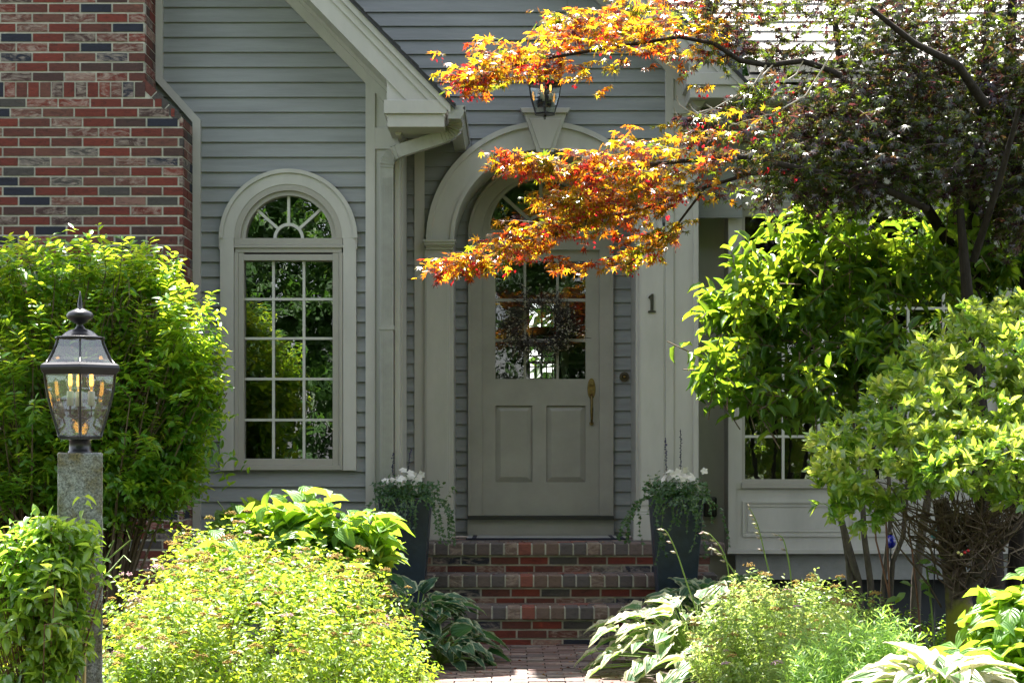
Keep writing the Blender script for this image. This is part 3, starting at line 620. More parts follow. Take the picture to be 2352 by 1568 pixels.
# gutter on the wing eave and its downspout
mb = MB(); gxl = X(1030, RY); gp = [(0, 0), (.03, -.0), (.085, -.0), (.112, .05), (.098, .07), (.118, .082), (.118, .088), (0, .088)]
gzb = Z(274, RY)
mb.prism([(gxl + a * .95, gzb + b) for a, b in gp], RY - .02, RY - .017)
for i in range(len(gp) - 2):      # open trough skin
    a, b = gp[i], gp[i + 1]; mb.hexa([(gxl + a[0] * .95, RY - .016, gzb + a[1]), (gxl + b[0] * .95, RY - .016, gzb + b[1]), (gxl + b[0] * .95, RY - .016, gzb + b[1] + .004), (gxl + a[0] * .95, RY - .016, gzb + a[1] + .004)], [(gxl + a[0] * .95, YE - .02, gzb + a[1]), (gxl + b[0] * .95, YE - .02, gzb + b[1]), (gxl + b[0] * .95, YE - .02, gzb + b[1] + .004), (gxl + a[0] * .95, YE - .02, gzb + a[1] + .004)])
mb.box(gxl + .108, gxl + .112, RY - .016, YE - .02, gzb + .045, gzb + .088)
mb.build('gutter', GUT, house)
mb = MB(); Yd = YG - .085
path = [(1048, 272), (1048, 284), (1044, 296), (1035, 306), (1020, 314), (998, 322), (960, 334), (925, 345), (906, 353), (895, 363), (890, 376), (889, 392)]
pts = [P(a, b, RY + .12 + (Yd - RY - .12) * min(1, i / 8)) for i, (a, b) in enumerate(path)] + [P(889, 800, Yd), P(889, 1300, Yd)]
mb.tube(pts, 1.0, 4, flat=(.043, .033))
for i in range(5): # corrugation ribs on the straight drop
    xo = (-.03 + i * .015); mb.box(pts[-1].x + xo - .002, pts[-1].x + xo + .002, Yd - .0365, Yd - .033, .1, pts[-3].z - .05)
def lerp_path(pts, t):
    n = len(pts) - 1; i = min(int(t * n), n - 1); return pts[i].lerp(pts[i + 1], t * n - i), (pts[i + 1] - pts[i]).normalized()
for k in list(range(1, 10)) + list(range(17, 25)): # crimps on the elbows
    p, t_ = lerp_path(pts[:12], k / 25); mb.tube([p - t_ * .003, p + t_ * .003], 1.0, 4, flat=(.046, .037))
mb.box(pts[-1].x - .05, pts[-1].x + .05, Yd - .038, Yd + .05, 2.1, 2.13)
mb.build('downspout', GUT, house)

# chimney
chx = [X(333, YC), X(420, YC)]; zt, zs0, zs1 = Z(180, YC), Z(182, YC), Z(268, YC)
BL, BH = .2105, .0646
def brickrun(mb, xa, xb, z, h, Y, off, L=BL, dpt=.055, g=.0125):
    x = xa - off - L * math.ceil(2)
    while x < xb:
        a, b = max(x, xa), min(x + L - g, xb if x + L > xb - .03 else x + L - g)
        if b - a > .015: mb.box(a, b, Y + random.uniform(-.0015, .0015), Y + dpt, z, z + h - g)
        x += L
mb = MB(); z = 0.0; row = 0
zrow0 = zs1 - BH * math.floor(zs1 / BH)
z = zrow0
rows = []
while z < 6.6:
    if z < zs1 - .01: brickrun(mb, -4.4, chx[1], z, BH, YC, 0 if row % 2 else BL / 2); xe = chx[1]; h = BH
    elif z < zs1 + 2 * BH - .01:
        k = round((z - zs1) / BH); xe = chx[1] - .055 - k * .085; brickrun(mb, -4.35, xe, z, BH, YC, 0 if row % 2 else BL / 2); h = BH
    elif z < zs1 + 2 * BH + .05:
        h = .106; brickrun(mb, -4.1, chx[0], z, h, YC, .02, L=.078, g=.010); xe = chx[0]
    else: brickrun(mb, -4.1, chx[0], z, BH, YC, 0 if row % 2 else BL / 2); xe = chx[0]; h = BH
    rows.append((z, h, xe)); # bricks of the side face
    if not (zs1 - .01 < z < zs1 + 2 * BH + .05):
        ys = [YC + .062, YC + .17, YC + .375] if row % 2 else [YC + .062, YC + .27, YC + .375]
        for a, b in zip(ys[:-1], ys[1:]): mb.box(xe - .05, xe + random.uniform(-.001, .0015), a, b - .01, z, z + h - .01)
    z += h; row += 1
for k in range(3): # sloping shoulder bricks
    a = Vector((chx[0] + (chx[1] - chx[0]) * (k / 3), 0, zs0 - (zs0 - zs1) * k / 3)); b = Vector((chx[0] + (chx[1] - chx[0]) * ((k + .93) / 3), 0, zs0 - (zs0 - zs1) * (k + .93) / 3))
    n_ = Vector((-(zs0 - zs1), 0, -(chx[1] - chx[0]))).normalized() * .055
    L_ = lambda y: [(a.x, y, a.z), (b.x, y, b.z), (b.x + n_.x, y, b.z + n_.z), (a.x + n_.x, y, a.z + n_.z)]
    mb.hexa(L_(YC + .002), L_(YG - .02))
chim = mb.build('chimney', BRICK, house)
mb = MB(); e = .004
mb.box(-4.39, chx[1] - e, YC + e, YG, 0, zs1 - .008); mb.prism([(-4.3, zs1 - .006), (chx[1] - e, zs1 - .006), (chx[0] - e, zs0 + .0), (chx[0] - e, 6.6), (-4.1, 6.6)], YC + e, YG + .0)
mb.build('mortar', MORTAR, chim)
# board that trims the chimney line
mb = MB(); c = [(358, -150), (358, 186), (443, 282), (443, 1290)]; ww = [(374, -150), (374, 180), (461, 276), (461, 1290)]
for i in range(3):
    a, b, c2, d2 = c[i], c[i + 1], ww[i + 1], ww[i]
    mb.prism([(X(p[0], YG - .03), Z(p[1], YG - .03)) for p in (a, b, c2, d2)], YG - .045, YG + .001)
mb.build('chimney_trim_board', TRIM, house)

# arched window of the wing
sc = FPX / YG; Yc = YG - .04
wcx2 = X(662, Yc); wz2 = Z(547, Yc); s_ = Yc / FPX
mb = MB(); mb.arch(wcx2, wz2, 124 * s_, 157 * s_, Yc, YG, n=56); mb.arch(wcx2, wz2, 150 * s_, 159 * s_, Yc - .012, Yc - .0005, n=56)
for a, b in ((505, 537), (788, 818)): mb.box(X(a, Yc), X(b, Yc), Yc, YG, Z(1080, Yc), wz2 - .0)
mb.box(X(503, Yc), X(505, Yc) - .001, Yc - .01, YG, Z(572, Yc), wz2); mb.box(X(818, Yc) + .001, X(820, Yc), Yc - .01, YG, Z(572, Yc), wz2)
win = mb.build('arched_window', TRIM, house, bevel=.002)
mb = MB(); Yf = YG - .03
f = lambda a, b, c, d, y0=Yf, y1=YG + .05: mb.box(X(a, y0), X(b, y0), y0, y1, Z(d, y0), Z(c, y0))
mb.arch(wcx2, wz2, 99 * s_, 110 * s_, Yf + .012, YG + .05, n=56); mb.arch(wcx2, wz2, 110 * s_, 124 * s_, Yf - .006, YG + .05, n=56)
f(538, 787, 547, 562, Yf - .004); f(537, 788, 562, 569, Yf - .012); f(540, 785, 569, 580, Yf)
f(538, 547, 580, 1078, Yf - .006); f(779, 787, 580, 1078, Yf - .006); f(538, 787, 1068, 1079, Yf - .012)
f(547, 560, 580, 1068, Yf + .004); f(764, 779, 580, 1068, Yf + .004); f(560, 764, 584, 598, Yf + .004); f(560, 764, 1053, 1068, Yf + .004)
mb.build('sash', TRIMD, win, bevel=.002)
mb = MB(); Ym = YG + .012
f = lambda a, b, c, d, y0=Ym, y1=Ym + .016: mb.box(X(a, y0), X(b, y0), y0, y1, Z(d, y0), Z(c, y0))
for x in (628, 698): f(x - 3, x + 3, 597, 1053)
for zz in (687, 777, 870, 964): f(560, 764, zz - 2.8, zz + 2.8, Ym - .002, Ym + .014)
mb.build('muntin_grid', MUNT, win)
mb = MB(); cx_, cz_ = X(663, Ym), Z(547, Ym); k_ = Ym / FPX
mb.arch(cx_, cz_, 28 * k_, 35 * k_, Ym, Ym + .016, n=24)
for a in (42, 90, 138):
    u = Vector((math.cos(R(a)), math.sin(R(a)))); n_ = Vector((-u.y, u.x)) * 3.2 * k_; p0 = Vector((cx_, cz_)) + u * 34 * k_; p1 = Vector((cx_, cz_)) + u * 101 * k_
    mb.prism([tuple(p0 + n_), tuple(p0 - n_), tuple(p1 - n_), tuple(p1 + n_)], Ym - .001, Ym + .013)
mb.build('sunburst_muntin', MUNT, win)
mb = MB(); Yp = Ym + .02
mb.quad((X(555, Yp), Yp, Z(1060, Yp)), (X(770, Yp), Yp, Z(1060, Yp)), (X(770, Yp), Yp, Z(590, Yp)), (X(555, Yp), Yp, Z(590, Yp)))
mb.quad(*[(cx_ + 103 * k_ * math.cos(R(a)), Yp, cz_ - .01 + 103 * k_ * math.sin(R(a))) for a in range(0, 181, 6)])
mb.build('window_glass', GLASS, win)
def room(name, x0, x1, y0, y1, z0, z1, mat):
    mb = MB(); mb.quad((x0, y1, z0), (x1, y1, z0), (x1, y1, z1), (x0, y1, z1)); mb.quad((x0, y0, z0), (x0, y1, z0), (x0, y1, z1), (x0, y0, z1)); mb.quad((x1, y0, z0), (x1, y1, z0), (x1, y1, z1), (x1, y0, z1))
    mb.quad((x0, y0, z0), (x1, y0, z0), (x1, y1, z0), (x0, y1, z0)); mb.quad((x0, y0, z1), (x1, y0, z1), (x1, y1, z1), (x0, y1, z1)); return mb.build(name, mat, house)
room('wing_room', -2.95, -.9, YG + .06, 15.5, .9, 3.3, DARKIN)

# entry door, frame and fanlight
def fr(mb, a, b, c, d, y0, y1): mb.box(X(a, y0), X(b, y0), y0, y1, Z(d, y0), Z(c, y0))
Yd0 = YR - .04; kd = Yd0 / FPX; dcx, dcz = X(1242, Yd0), Z(540, Yd0)
mb = MB(); mb.arch(dcx, dcz, 135 * kd, 167 * kd, Yd0, YR + .02, n=56); mb.arch(dcx, dcz, 160 * kd, 167 * kd, Yd0 - .012, Yd0 - .0005, n=56)
fr(mb, 1075, 1107, 540, 1184, Yd0, YR + .02); fr(mb, 1377, 1409, 540, 1184, Yd0, YR + .02)
fr(mb, 1075, 1081, 540, 1184, Yd0 - .012, Yd0 - .001); fr(mb, 1403, 1409, 540, 1184, Yd0 - .012, Yd0 - .001); fr(mb, 1107, 1377, 540, 552, Yd0 + .01, YR + .02); fr(mb, 1107, 1377, 552, 574, Yd0, YR + .02)
door = mb.build('entry_door', DOORP, house, bevel=.002)
mb = MB(); fr(mb, 1074, 1410, 1193, 1232, Yd0 - .02, YR + .02); mb.build('kick_board', DOORP, door)
mb = MB(); fr(mb, 1074, 1410, 1184, 1193, Yd0 - .06, YR + .02); mb.build('threshold', BLACKP, door)
Ydd = YR; mb = MB()
cols = [(1138, 1203), (1208, 1278), (1283, 1345)]; rws = [(600, 686), (692, 778), (785, 870)]
fr(mb, 1107, 1138, 574, 1183, Ydd, Ydd + .045); fr(mb, 1345, 1377, 574, 1183, Ydd, Ydd + .045); fr(mb, 1138, 1345, 574, 600, Ydd, Ydd + .045); fr(mb, 1138, 1345, 870, 931, Ydd, Ydd + .045); fr(mb, 1138, 1345, 1107, 1183, Ydd, Ydd + .045); fr(mb, 1223, 1255, 931, 1107, Ydd, Ydd + .045)
slab = mb.build('door_slab', DOORP, door)
mb = MB()
for a, b in ((1138, 1223), (1255, 1345)):
    o, i2 = (X(a, Ydd), X(b, Ydd), Z(1107, Ydd), Z(931, Ydd)), 12 * Ydd / FPX
    x0, x1, z0, z1 = o; y0, y1 = Ydd + .022, Ydd + .006
    fr(mb, a, b, 931, 1107, Ydd + .024, Ydd + .04)
    q0 = [(x0, y0, z0), (x1, y0, z0), (x1, y0, z1), (x0, y0, z1)]; q1 = [(x0 + i2, y1, z0 + i2), (x1 - i2, y1, z0 + i2), (x1 - i2, y1, z1 - i2), (x0 + i2, y1, z1 - i2)]
    for j in range(4): mb.quad(q0[j], q0[(j + 1) % 4], q1[(j + 1) % 4], q1[j])
    mb.quad(*q1)
mb.build('door_panels', DOORP, door)
mb = MB()
for x in (1205.5, 1280.5): fr(mb, x - 3, x + 3, 600, 870, Ydd + .004, Ydd + .04)
for zz in (689, 781.5): fr(mb, 1138, 1345, zz - 3.5, zz + 3.5, Ydd + .006, Ydd + .038)
mb.build('muntin_grid', DOORP, door)
mb = MB(); Yp = Ydd + .022; mb.quad((X(1138, Yp), Yp, Z(870, Yp)), (X(1345, Yp), Yp, Z(870, Yp)), (X(1345, Yp), Yp, Z(600, Yp)), (X(1138, Yp), Yp, Z(600, Yp)))
mb.build('door_glass', GLASSD, door)
Yt = YR - .01; kt = Yt / FPX; tcx, tcz = X(1242, Yt), Z(528, Yt)
mb = MB(); mb.arch(tcx, tcz, 116 * kt, 136 * kt, Yt, YR + .03, n=56); mb.arch(tcx, tcz, 116 * kt, 122 * kt, Yt - .012, Yt - .0005, n=56); fr(mb, 1106, 1378, 528, 541, Yt - .004, YR + .03)
fan = mb.build('fanlight', DOORP, house)
mb = MB(); mb.arch(tcx, tcz, 30 * kt, 37 * kt, Yt + .01, Yt + .03, n=24)
for a in (42, 90, 138):
    u = Vector((math.cos(R(a)), math.sin(R(a)))); n_ = Vector((-u.y, u.x)) * 4 * kt; p0 = Vector((tcx, tcz)) + u * 35 * kt; p1 = Vector((tcx, tcz)) + u * 118 * kt
    mb.prism([tuple(p0 + n_), tuple(p0 - n_), tuple(p1 - n_), tuple(p1 + n_)], Yt + .009, Yt + .028)
mb.build('sunburst_muntin', DOORP, fan)
mb = MB(); mb.quad(*[(tcx + 118 * kt * math.cos(R(a)), Yt + .032, tcz + 118 * kt * math.sin(R(a))) for a in range(0, 181, 6)]); mb.build('fan_glass', GLASSD, fan)
# door handle
mb = MB(); hx, hz, hy = X(1358.5, Ydd), Z(892, Ydd), Ydd - .008
mb.prism([(hx + .031 * math.cos(t), hz + .078 * math.sin(t)) for t in np.linspace(0, 2 * math.pi, 32, endpoint=False)], hy, Ydd + .001)
def disc(mb, cx, cz, r, y0, y1, n=20): mb.prism([(cx + r * math.cos(t), cz + r * math.sin(t)) for t in np.linspace(0, 2 * math.pi, n, endpoint=False)], y0, y1)
disc(mb, hx, hz + .035, .018, hy - .010, hy); disc(mb, hx, hz + .035, .010, hy - .014, hy - .01)
mb.tube([(hx, hy, hz - .05), (hx, hy - .045, hz - .065), (hx, hy - .055, hz - .10), (hx, hy - .052, hz - .17), (hx, hy - .045, hz - .23), (hx, hy - .02, hz - .255), (hx, hy, hz - .26)], [.008, .009, .010, .012, .010, .009, .008], 10)
mb.tube([(hx, hy - .002, hz - .02), (hx, hy - .035, hz - .028)], [.01, .014], 10)
disc(mb, hx, hz - .262, .016, hy - .006, Ydd + .001)
mb.build('door_handle', BRASS, door, bevel=.002)
# hallway with a bright window in its far wall
mb = MB(); x0, x1, y0, y1, z0, z1 = -.9, 1.35, YR + .06, 18.5, .7, 3.6
mb.quad((x0, y0, z0), (x0, y1, z0), (x0, y1, z1), (x0, y0, z1)); mb.quad((x1, y0, z0), (x1, y1, z0), (x1, y1, z1), (x1, y0, z1)); mb.quad((x0, y0, z0), (x1, y0, z0), (x1, y1, z0), (x0, y1, z0)); mb.quad((x0, y0, z1), (x1, y0, z1), (x1, y1, z1), (x0, y1, z1))
wx0, wx1, wz0, wz1 = X(1216, 18.5), X(1272, 18.5), Z(868, 18.5), Z(698, 18.5)
for a, b, c, d_ in ((x0, wx0, z0, z1), (wx1, x1, z0, z1), (wx0, wx1, z0, wz0), (wx0, wx1, wz1, z1)): mb.quad((a, y1, c), (b, y1, c), (b, y1, d_), (a, y1, d_))
mb.build('hallway', plain('hall paint', (0.22, 0.21, 0.185), 0.8), house)
mb = MB(); zm = Z(772, 18.5)
mb.box(wx0 - .05, wx1 + .05, 18.44, 18.49, zm - .10, zm + .09); mb.box((wx0 + wx1) / 2 - .01, (wx0 + wx1) / 2 + .01, 18.45, 18.48, wz0, wz1)
for a in (wx0 - .05, wx1): mb.box(a, a + .05, 18.44, 18.49, wz0 - .05, wz1 + .05)
for k in range(1, 4): mb.box(wx0, wx1, 18.45, 18.475, wz0 + k * (wz1 - wz0) / 7, wz0 + k * (wz1 - wz0) / 7 + .012)
for k in range(5): mb.box(X(1215 + k * 13, 16.5), X(1218 + k * 13, 16.5), 16.5, 16.52, .7, Z(835, 16.5))
mb.box(X(1205, 16.5), X(1345, 16.5), 16.48, 16.54, Z(835, 16.5), Z(829, 16.5)); mb.box(X(1290, 16), X(1306, 16), 16, 16.1, .7, 3.0)
mb.build('hall_window_frame', INTW, house)
mb = MB(); mb.box(X(1305, 15.5), X(1345, 15.5), 15.5, 15.9, .7, Z(845, 15.5)); mb.build('hall_table', DARKIN, house)

# bay on the right
mb = MB(); Yw = YR
fr(mb, 1595, 1700, 240, 1275, Yw, Yw + .04); fr(mb, 1600, 1700, 1275, 1470, Yw + .03, Yw + .06)
mb.build('side_wall', TRIM, house)
mb = MB(); b0 = 1673
fr(mb, b0, 1690, 240, 1264, YB - .012, YR); 
fr(mb, 1690, 3250, 240, 466, YB + .01, YB + .06); fr(mb, 1690, 1704, 466, 1122, YB, YB + .06); fr(mb, 1690, 3250, 1122, 1264, YB + .01, YB + .06)
fr(mb, 1976, 1992, 466, 1122, YB, YB + .06); fr(mb, 2263, 3250, 466, 1122, YB + .01, YB + .06); fr(mb, 2263, 2278, 250, 1264, YB - .012, YB + .009); fr(mb, 2420, 2436, 250, 1264, YB - .012, YB + .009)
fr(mb, b0 - 2, 3250, 1262, 1271, YB - .035, YB + .02); fr(mb, b0, 3250, 240, 262, YB - .03, YB + .009); fr(mb, 1690, 2262, 352, 358, YB - .004, YB + .009)
def moulded(mb, a, b, c, d, y, t=5):
    for (p, q, r_, s2) in ((a, b, c, c + t), (a, b, d - t, d), (a, a + t, c + t, d - t), (b - t, b, c + t, d - t)): fr(mb, p, q, r_, s2, y - .010, y - .0005)
    i = t + 6
    for (p, q, r_, s2) in ((a + i, b - i, c + i, c + i + 2), (a + i, b - i, d - i - 2, d - i), (a + i, a + i + 2, c + i + 2, d - i - 2), (b - i - 2, b - i, c + i + 2, d - i - 2)): fr(mb, p, q, r_, s2, y - .006, y - .0005)
for a, b in ((1706, 1965), (1990, 2250)): moulded(mb, a, b, 370, 446, YB + .01); moulded(mb, a, b, 1150, 1232, YB + .01)
moulded(mb, 2290, 2410, 370, 446, YB + .01); moulded(mb, 2290, 2410, 500, 1100, YB + .01)
mb.build('bay_wall', TRIM, house)
for (a, b) in ((1704, 1976), (1992, 2262)):
    mb = MB(); fr(mb, a, b, 467, 480, YB - .006, YB + .05)
    for (p, q, r_, s2, y) in ((a, b, 1108, 1121, YB - .016), (a, b, 480, 497, YB + .006), (a, b, 1100, 1108, YB + .006), (a, a + 7, 497, 1100, YB + .006), (b - 10, b, 497, 1100, YB + .006)): fr(mb, p, q, r_, s2, y, YB + .05)
    wn = mb.build('bay_window', TRIMD, house, bevel=.002)
    mb = MB()
    for k in (1, 2): x = a + 7 + (b - a - 17) * k / 3 + (3 if k == 1 else 0); fr(mb, x - 3, x + 3, 497, 1100, YB + .02, YB + .036)
    for zz in (1002, 904, 806, 708, 610): fr(mb, a + 7, b - 10, zz - 3, zz + 3, YB + .018, YB + .034)
    mb.build('muntin_grid', MUNT, wn)
    mb = MB(); Yp = YB + .04; mb.quad((X(a + 5, Yp), Yp, Z(1102, Yp)), (X(b - 5, Yp), Yp, Z(1102, Yp)), (X(b - 5, Yp), Yp, Z(495, Yp)), (X(a + 5, Yp), Yp, Z(495, Yp))); mb.build('window_glass', GLASS, wn)
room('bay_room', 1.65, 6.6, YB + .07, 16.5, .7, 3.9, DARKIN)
mb = MB(); fr(mb, 1690, 3250, 1271, 1330, YB + .03, YB + .07); mb.build('lower_wall', FOUND, house)
mb = MB(); fr(mb, 1640, 3250, 1330, 1480, YB + .25, YB + .3); mb.build('foundation', plain('shaded foundation', (0.05, 0.055, 0.06), .9), house)  # foundation wall with the shade of the recess put into its dark colour
# roofs over the bay: a low one and the big light one above it
def shingle_roof(mb, x0, x1, y0, z0, pitch, rows, expo, tw=.27):
    c, s = math.cos(R(pitch)), math.sin(R(pitch))
    for r_ in range(rows):
        x = x0 - random.uniform(0, tw)
        while x < x1:
            wd = tw * random.uniform(.6, 1.2); a, b = max(x, x0), min(x + wd - .004, x1); t = .012 + random.uniform(0, .004)
            if b > a:
                u0 = r_ * expo; u1 = u0 + expo * 1.25; th = t * .2
                L_ = lambda X_: [(X_, y0 + u0 * c, z0 + u0 * s + .010), (X_, y0 + u1 * c, z0 + u1 * s - .004), (X_, y0 + u1 * c, z0 + u1 * s + th), (X_, y0 + u0 * c, z0 + u0 * s + .010 + t)]
                mb.hexa(L_(a), L_(b))
            x += wd
mb = MB(); ry, rz = 13.25, Z(146, 13.25); shingle_roof(mb, 1.72, 7.0, ry, rz, 33, 20, .20); shingle_roof(mb, -.4, 1.72, ry + .6 * math.cos(R(33)), rz + .6 * math.sin(R(33)), 33, 17, .20)
mb.build('main_roof', SHINGLE, house)
mb = MB(); c, s = math.cos(R(33)), math.sin(R(33)); mb.hexa([(1.70, ry - .02, rz), (1.70, ry + 4.2 * c, rz + 4.2 * s), (1.70, ry + 4.2 * c, rz + 4.2 * s - .08), (1.70, ry + .02, rz - .08)], [(7.0, ry - .02, rz), (7.0, ry + 4.2 * c, rz + 4.2 * s), (7.0, ry + 4.2 * c, rz + 4.2 * s - .08), (7.0, ry + .02, rz - .08)])
mb.hexa([(-.4, ry + .5, rz + .3), (-.4, ry + 4.2 * c, rz + 4.2 * s - .02), (-.4, ry + 4.2 * c, rz + 4.2 * s - .1), (-.4, ry + .52, rz + .2)], [(1.7, ry + .5, rz + .3), (1.7, ry + 4.2 * c, rz + 4.2 * s - .02), (1.7, ry + 4.2 * c, rz + 4.2 * s - .1), (1.7, ry + .52, rz + .2)])
mb.build('roof_deck', ROOFM, house)
mb = MB(); mb.box(1.1, 1.695, 13.62, 13.66, 3.0, 4.42); mb.build('upper_wall', SIDE, house)
mb = MB(); mb.box(1.70, 7.0, ry - .05, ry - .021, Z(150, ry), Z(146, ry) + .012); mb.box(1.70, 7.0, ry - .035, ry - .02, rz - .065, rz - .012); mb.box(1.70, 7.0, ry - .02, 13.75, rz - .13, rz - .085); mb.box(1.70, 7.0, ry + .08, 13.7, rz - .45, rz - .13)
mb.build('eave_fascia', TRIM, house)
mb = MB(); shingle_roof(mb, 1.63, 7.0, 13.02, Z(192, 13.02), 20, 3, .085)
mb.build('bay_roof', SHINGLE, house)
mb = MB(); mb.box(1.63, 7.0, 13.02, YB + .02, Z(240, 13.3), Z(196, 13.02)); mb.build('bay_cornice', TRIM, house)
# far walls that close the house
mb = MB(); mb.box(-5.75, -5.7, YG, 20, 0, 3.5); mb.box(-5.75, 5.35, 20, 20.05, 0, 3.6); mb.box(7.0, 5.35, YB, 20, 0, 4.0)
# keep the hall's far window open to the garden behind
mb.v = [v for v in mb.v]; mb2 = MB(); mb2.box(-5.75, -5.7, YG, 20, 0, 3.5); mb2.box(7.0, 5.35, YB + .08, 20, 0, 4.0); mb2.box(-5.75, -.9, 18.5, 18.55, 0, 3.5); mb2.box(1.35, 6.7, 18.5, 18.55, 0, 4.0)
mb2.build('rear_wall', SIDE, house)

# ------------------------------------------------------------------ brick steps
steps = thing('brick_steps', (0.3, 12.6, 0), 'dark red brick front steps with rounded rowlock treads below the door', 'steps')
nos = [(12.24, .253), (12.56, .442), (12.88, PORCH)]; sx0, sx1 = -.90, 1.40
prev = 0
for k, (ys, zt_) in enumerate(nos):
    mb = MB(); yb = nos[k + 1][0] + .03 if k < 2 else YR - .02
    z = zt_ - .085 - .0605; row = k
    while z > prev - .06:
        brickrun(mb, sx0 + .02, sx1 - .02, max(z, prev), .0605 - max(0, prev - z), ys + .022, (row % 2) * .1 + k * .04, L=.2035, dpt=.08); z -= .0605; row += 1
    st = mb.build('step', BRICK, steps)
    mb = MB(); x = sx0 - .01 * k
    while x < sx1: 
        mb.box(x, x + .0875, ys + random.uniform(-.003, .003), min(ys + .2, yb), zt_ - .083, zt_ + random.uniform(-.0015, .0015)); x += .0965
    nb = mb.build('nosing', BRICKN, st, bevel=.008)
    mb = MB(); y = ys + .21; r_ = 0
    while y < yb - .02:
        x = sx0 + (r_ % 2) * -.1
        while x < sx1:
            a = max(x, sx0); b = min(x + .195, sx1)
            if b - a > .02: mb.box(a, b, y, min(y + .09, yb), zt_ - .05, zt_ - .001)
            x += .203
        y += .1; r_ += 1
    if mb.v: mb.build('tread_bricks', BRICKN, st)
    mb = MB(); mb.box(sx0 + .027, sx1 - .027, ys + .03, yb + .05 if k < 2 else YR - .01, max(0, prev - .02), zt_ - .083); mb.box(sx0 + .004, sx1 - .004, ys + .006, yb - .01, zt_ - .079, zt_ - .008); mb.build('mortar', MORTAR, st)
    prev = zt_
# ------------------------------------------------------------------ small things of the entry
mb = MB(); fr(mb, 1066, 1440, 1236, 1240, 13.44, 13.86)
mb = MB(); mb.box(X(1072, 13.4), X(1440, 13.4), 13.40, 13.85, PORCH + .002, PORCH + .012)
dm = mb.build('doormat', MATW); tag(dm, 'flat grey doormat with dark striped ends below the front door', 'doormat')
mb = MB()
for a, b in ((1084, 1094), (1404, 1412), (1422, 1434)): mb.box(X(a, 13.4), X(b, 13.4), 13.39, 13.855, PORCH + .004, PORCH + .0145)
mb.box(X(1070, 13.4), X(1442, 13.4), 13.388, 13.40, PORCH + .003, PORCH + .014)
mb.build('dark_border', MATB, dm)
mb = MB(); nx_, nz_ = X(1497, Ya), Z(718, Ya); h = Z(675, Ya) - nz_
mb.prism([(nx_ - .028, nz_), (nx_ + .028, nz_), (nx_ + .028, nz_ + .012), (nx_ + .012, nz_ + .016), (nx_ + .012, nz_ + h), (nx_ - .002, nz_ + h), (nx_ - .026, nz_ + h - .022), (nx_ - .026, nz_ + h - .032), (nx_ - .011, nz_ + h - .026), (nx_ - .011, nz_ + .016), (nx_ - .028, nz_ + .012)], Ya - .02, Ya - .007)
tag(mb.build('house_number', plain('number metal', (0.045, 0.045, 0.035), .5, metal=.4), bevel=.002), 'dark metal house number 1 on the pilaster right of the door', 'house number')
bell = thing('doorbell', P(1434, 865, YR), 'small round bronze doorbell on the grey siding beside the door', 'doorbell')
mb = MB(); bx, bz = X(1434, YR - .03), Z(865, YR - .03)
prof = [(.037, 0), (.037, .006), (.030, .012), (.026, .010), (.020, .014), (.018, .012)]
for (r0, q0), (r1, q1) in zip(prof[:-1], prof[1:]): disc(mb, bx, bz, max(r0, r1), YR - .016 - max(q0, q1), YR - .015, 28)
o = mb.build('ring', BRONZE, bell, bevel=.002); mb = MB(); disc(mb, bx, bz, .010, YR - .036, YR - .028); mb.build('button', BRASS, bell, bevel=.002)
mb = MB(); yb = YR - .05; a, b, c, d_ = X(1617, yb), X(1647, yb), Z(1186, yb), Z(1141, yb)
mb.box(a, b, yb, YR, c, d_); ob = mb.build('outlet_box', BLACKP, bevel=.012); tag(ob, 'black weatherproof outlet box on the wall behind the right planter', 'outlet box')
mb = MB(); mb.box(a + .02, b - .02, yb - .012, yb - .001, c + .02, d_ - .02); mb.build('cover', BLACKP, ob, bevel=.006)

# wreath
wc = P(1238, 748, YR - .05); wreath = thing('wreath', wc, 'twig wreath of small pale berries hanging on the glazed front door', 'wreath')
tw = []; wr_ = np.random.default_rng(3); mb = MB()
for i in range(520):
    a = wr_.random() * 6.283; r_ = .155 + .035 * wr_.normal(); c = Vector((wc.x + r_ * math.cos(a) * 1.12, wc.y - .03 + .02 * wr_.normal(), wc.z + r_ * math.sin(a) * .98))
    a2 = a + wr_.normal() * .5 + (1.0 if wr_.random() > .3 else .3); dv = Vector((math.cos(a2) * 1.2, wr_.normal() * .3 - .1, math.sin(a2))).normalized() * (.06 + .07 * wr_.random())
    mb.tube([c, c + dv * .5 + Vector((0, 0, -.004)), c + dv], [.0036, .0028, .0014], 3, cap=False); tw.append((c, dv)) if i < 300 else None
mb.build('twigs', plain('wreath twig', (0.05, 0.042, 0.035), .9), wreath)
pb = np.array([tuple(c + dv * (.5 + .6 * wr_.random()) + Vector(wr_.normal(size=3) * .008)) for c, dv in tw for _ in range(2)])
mb = MB()
leaves('berries', T_octa(), pb, wr_.normal(size=pb.shape), wr_.normal(size=pb.shape), .013 + .006 * wr_.random(len(pb)), L_BERRY, wreath, smooth=True)

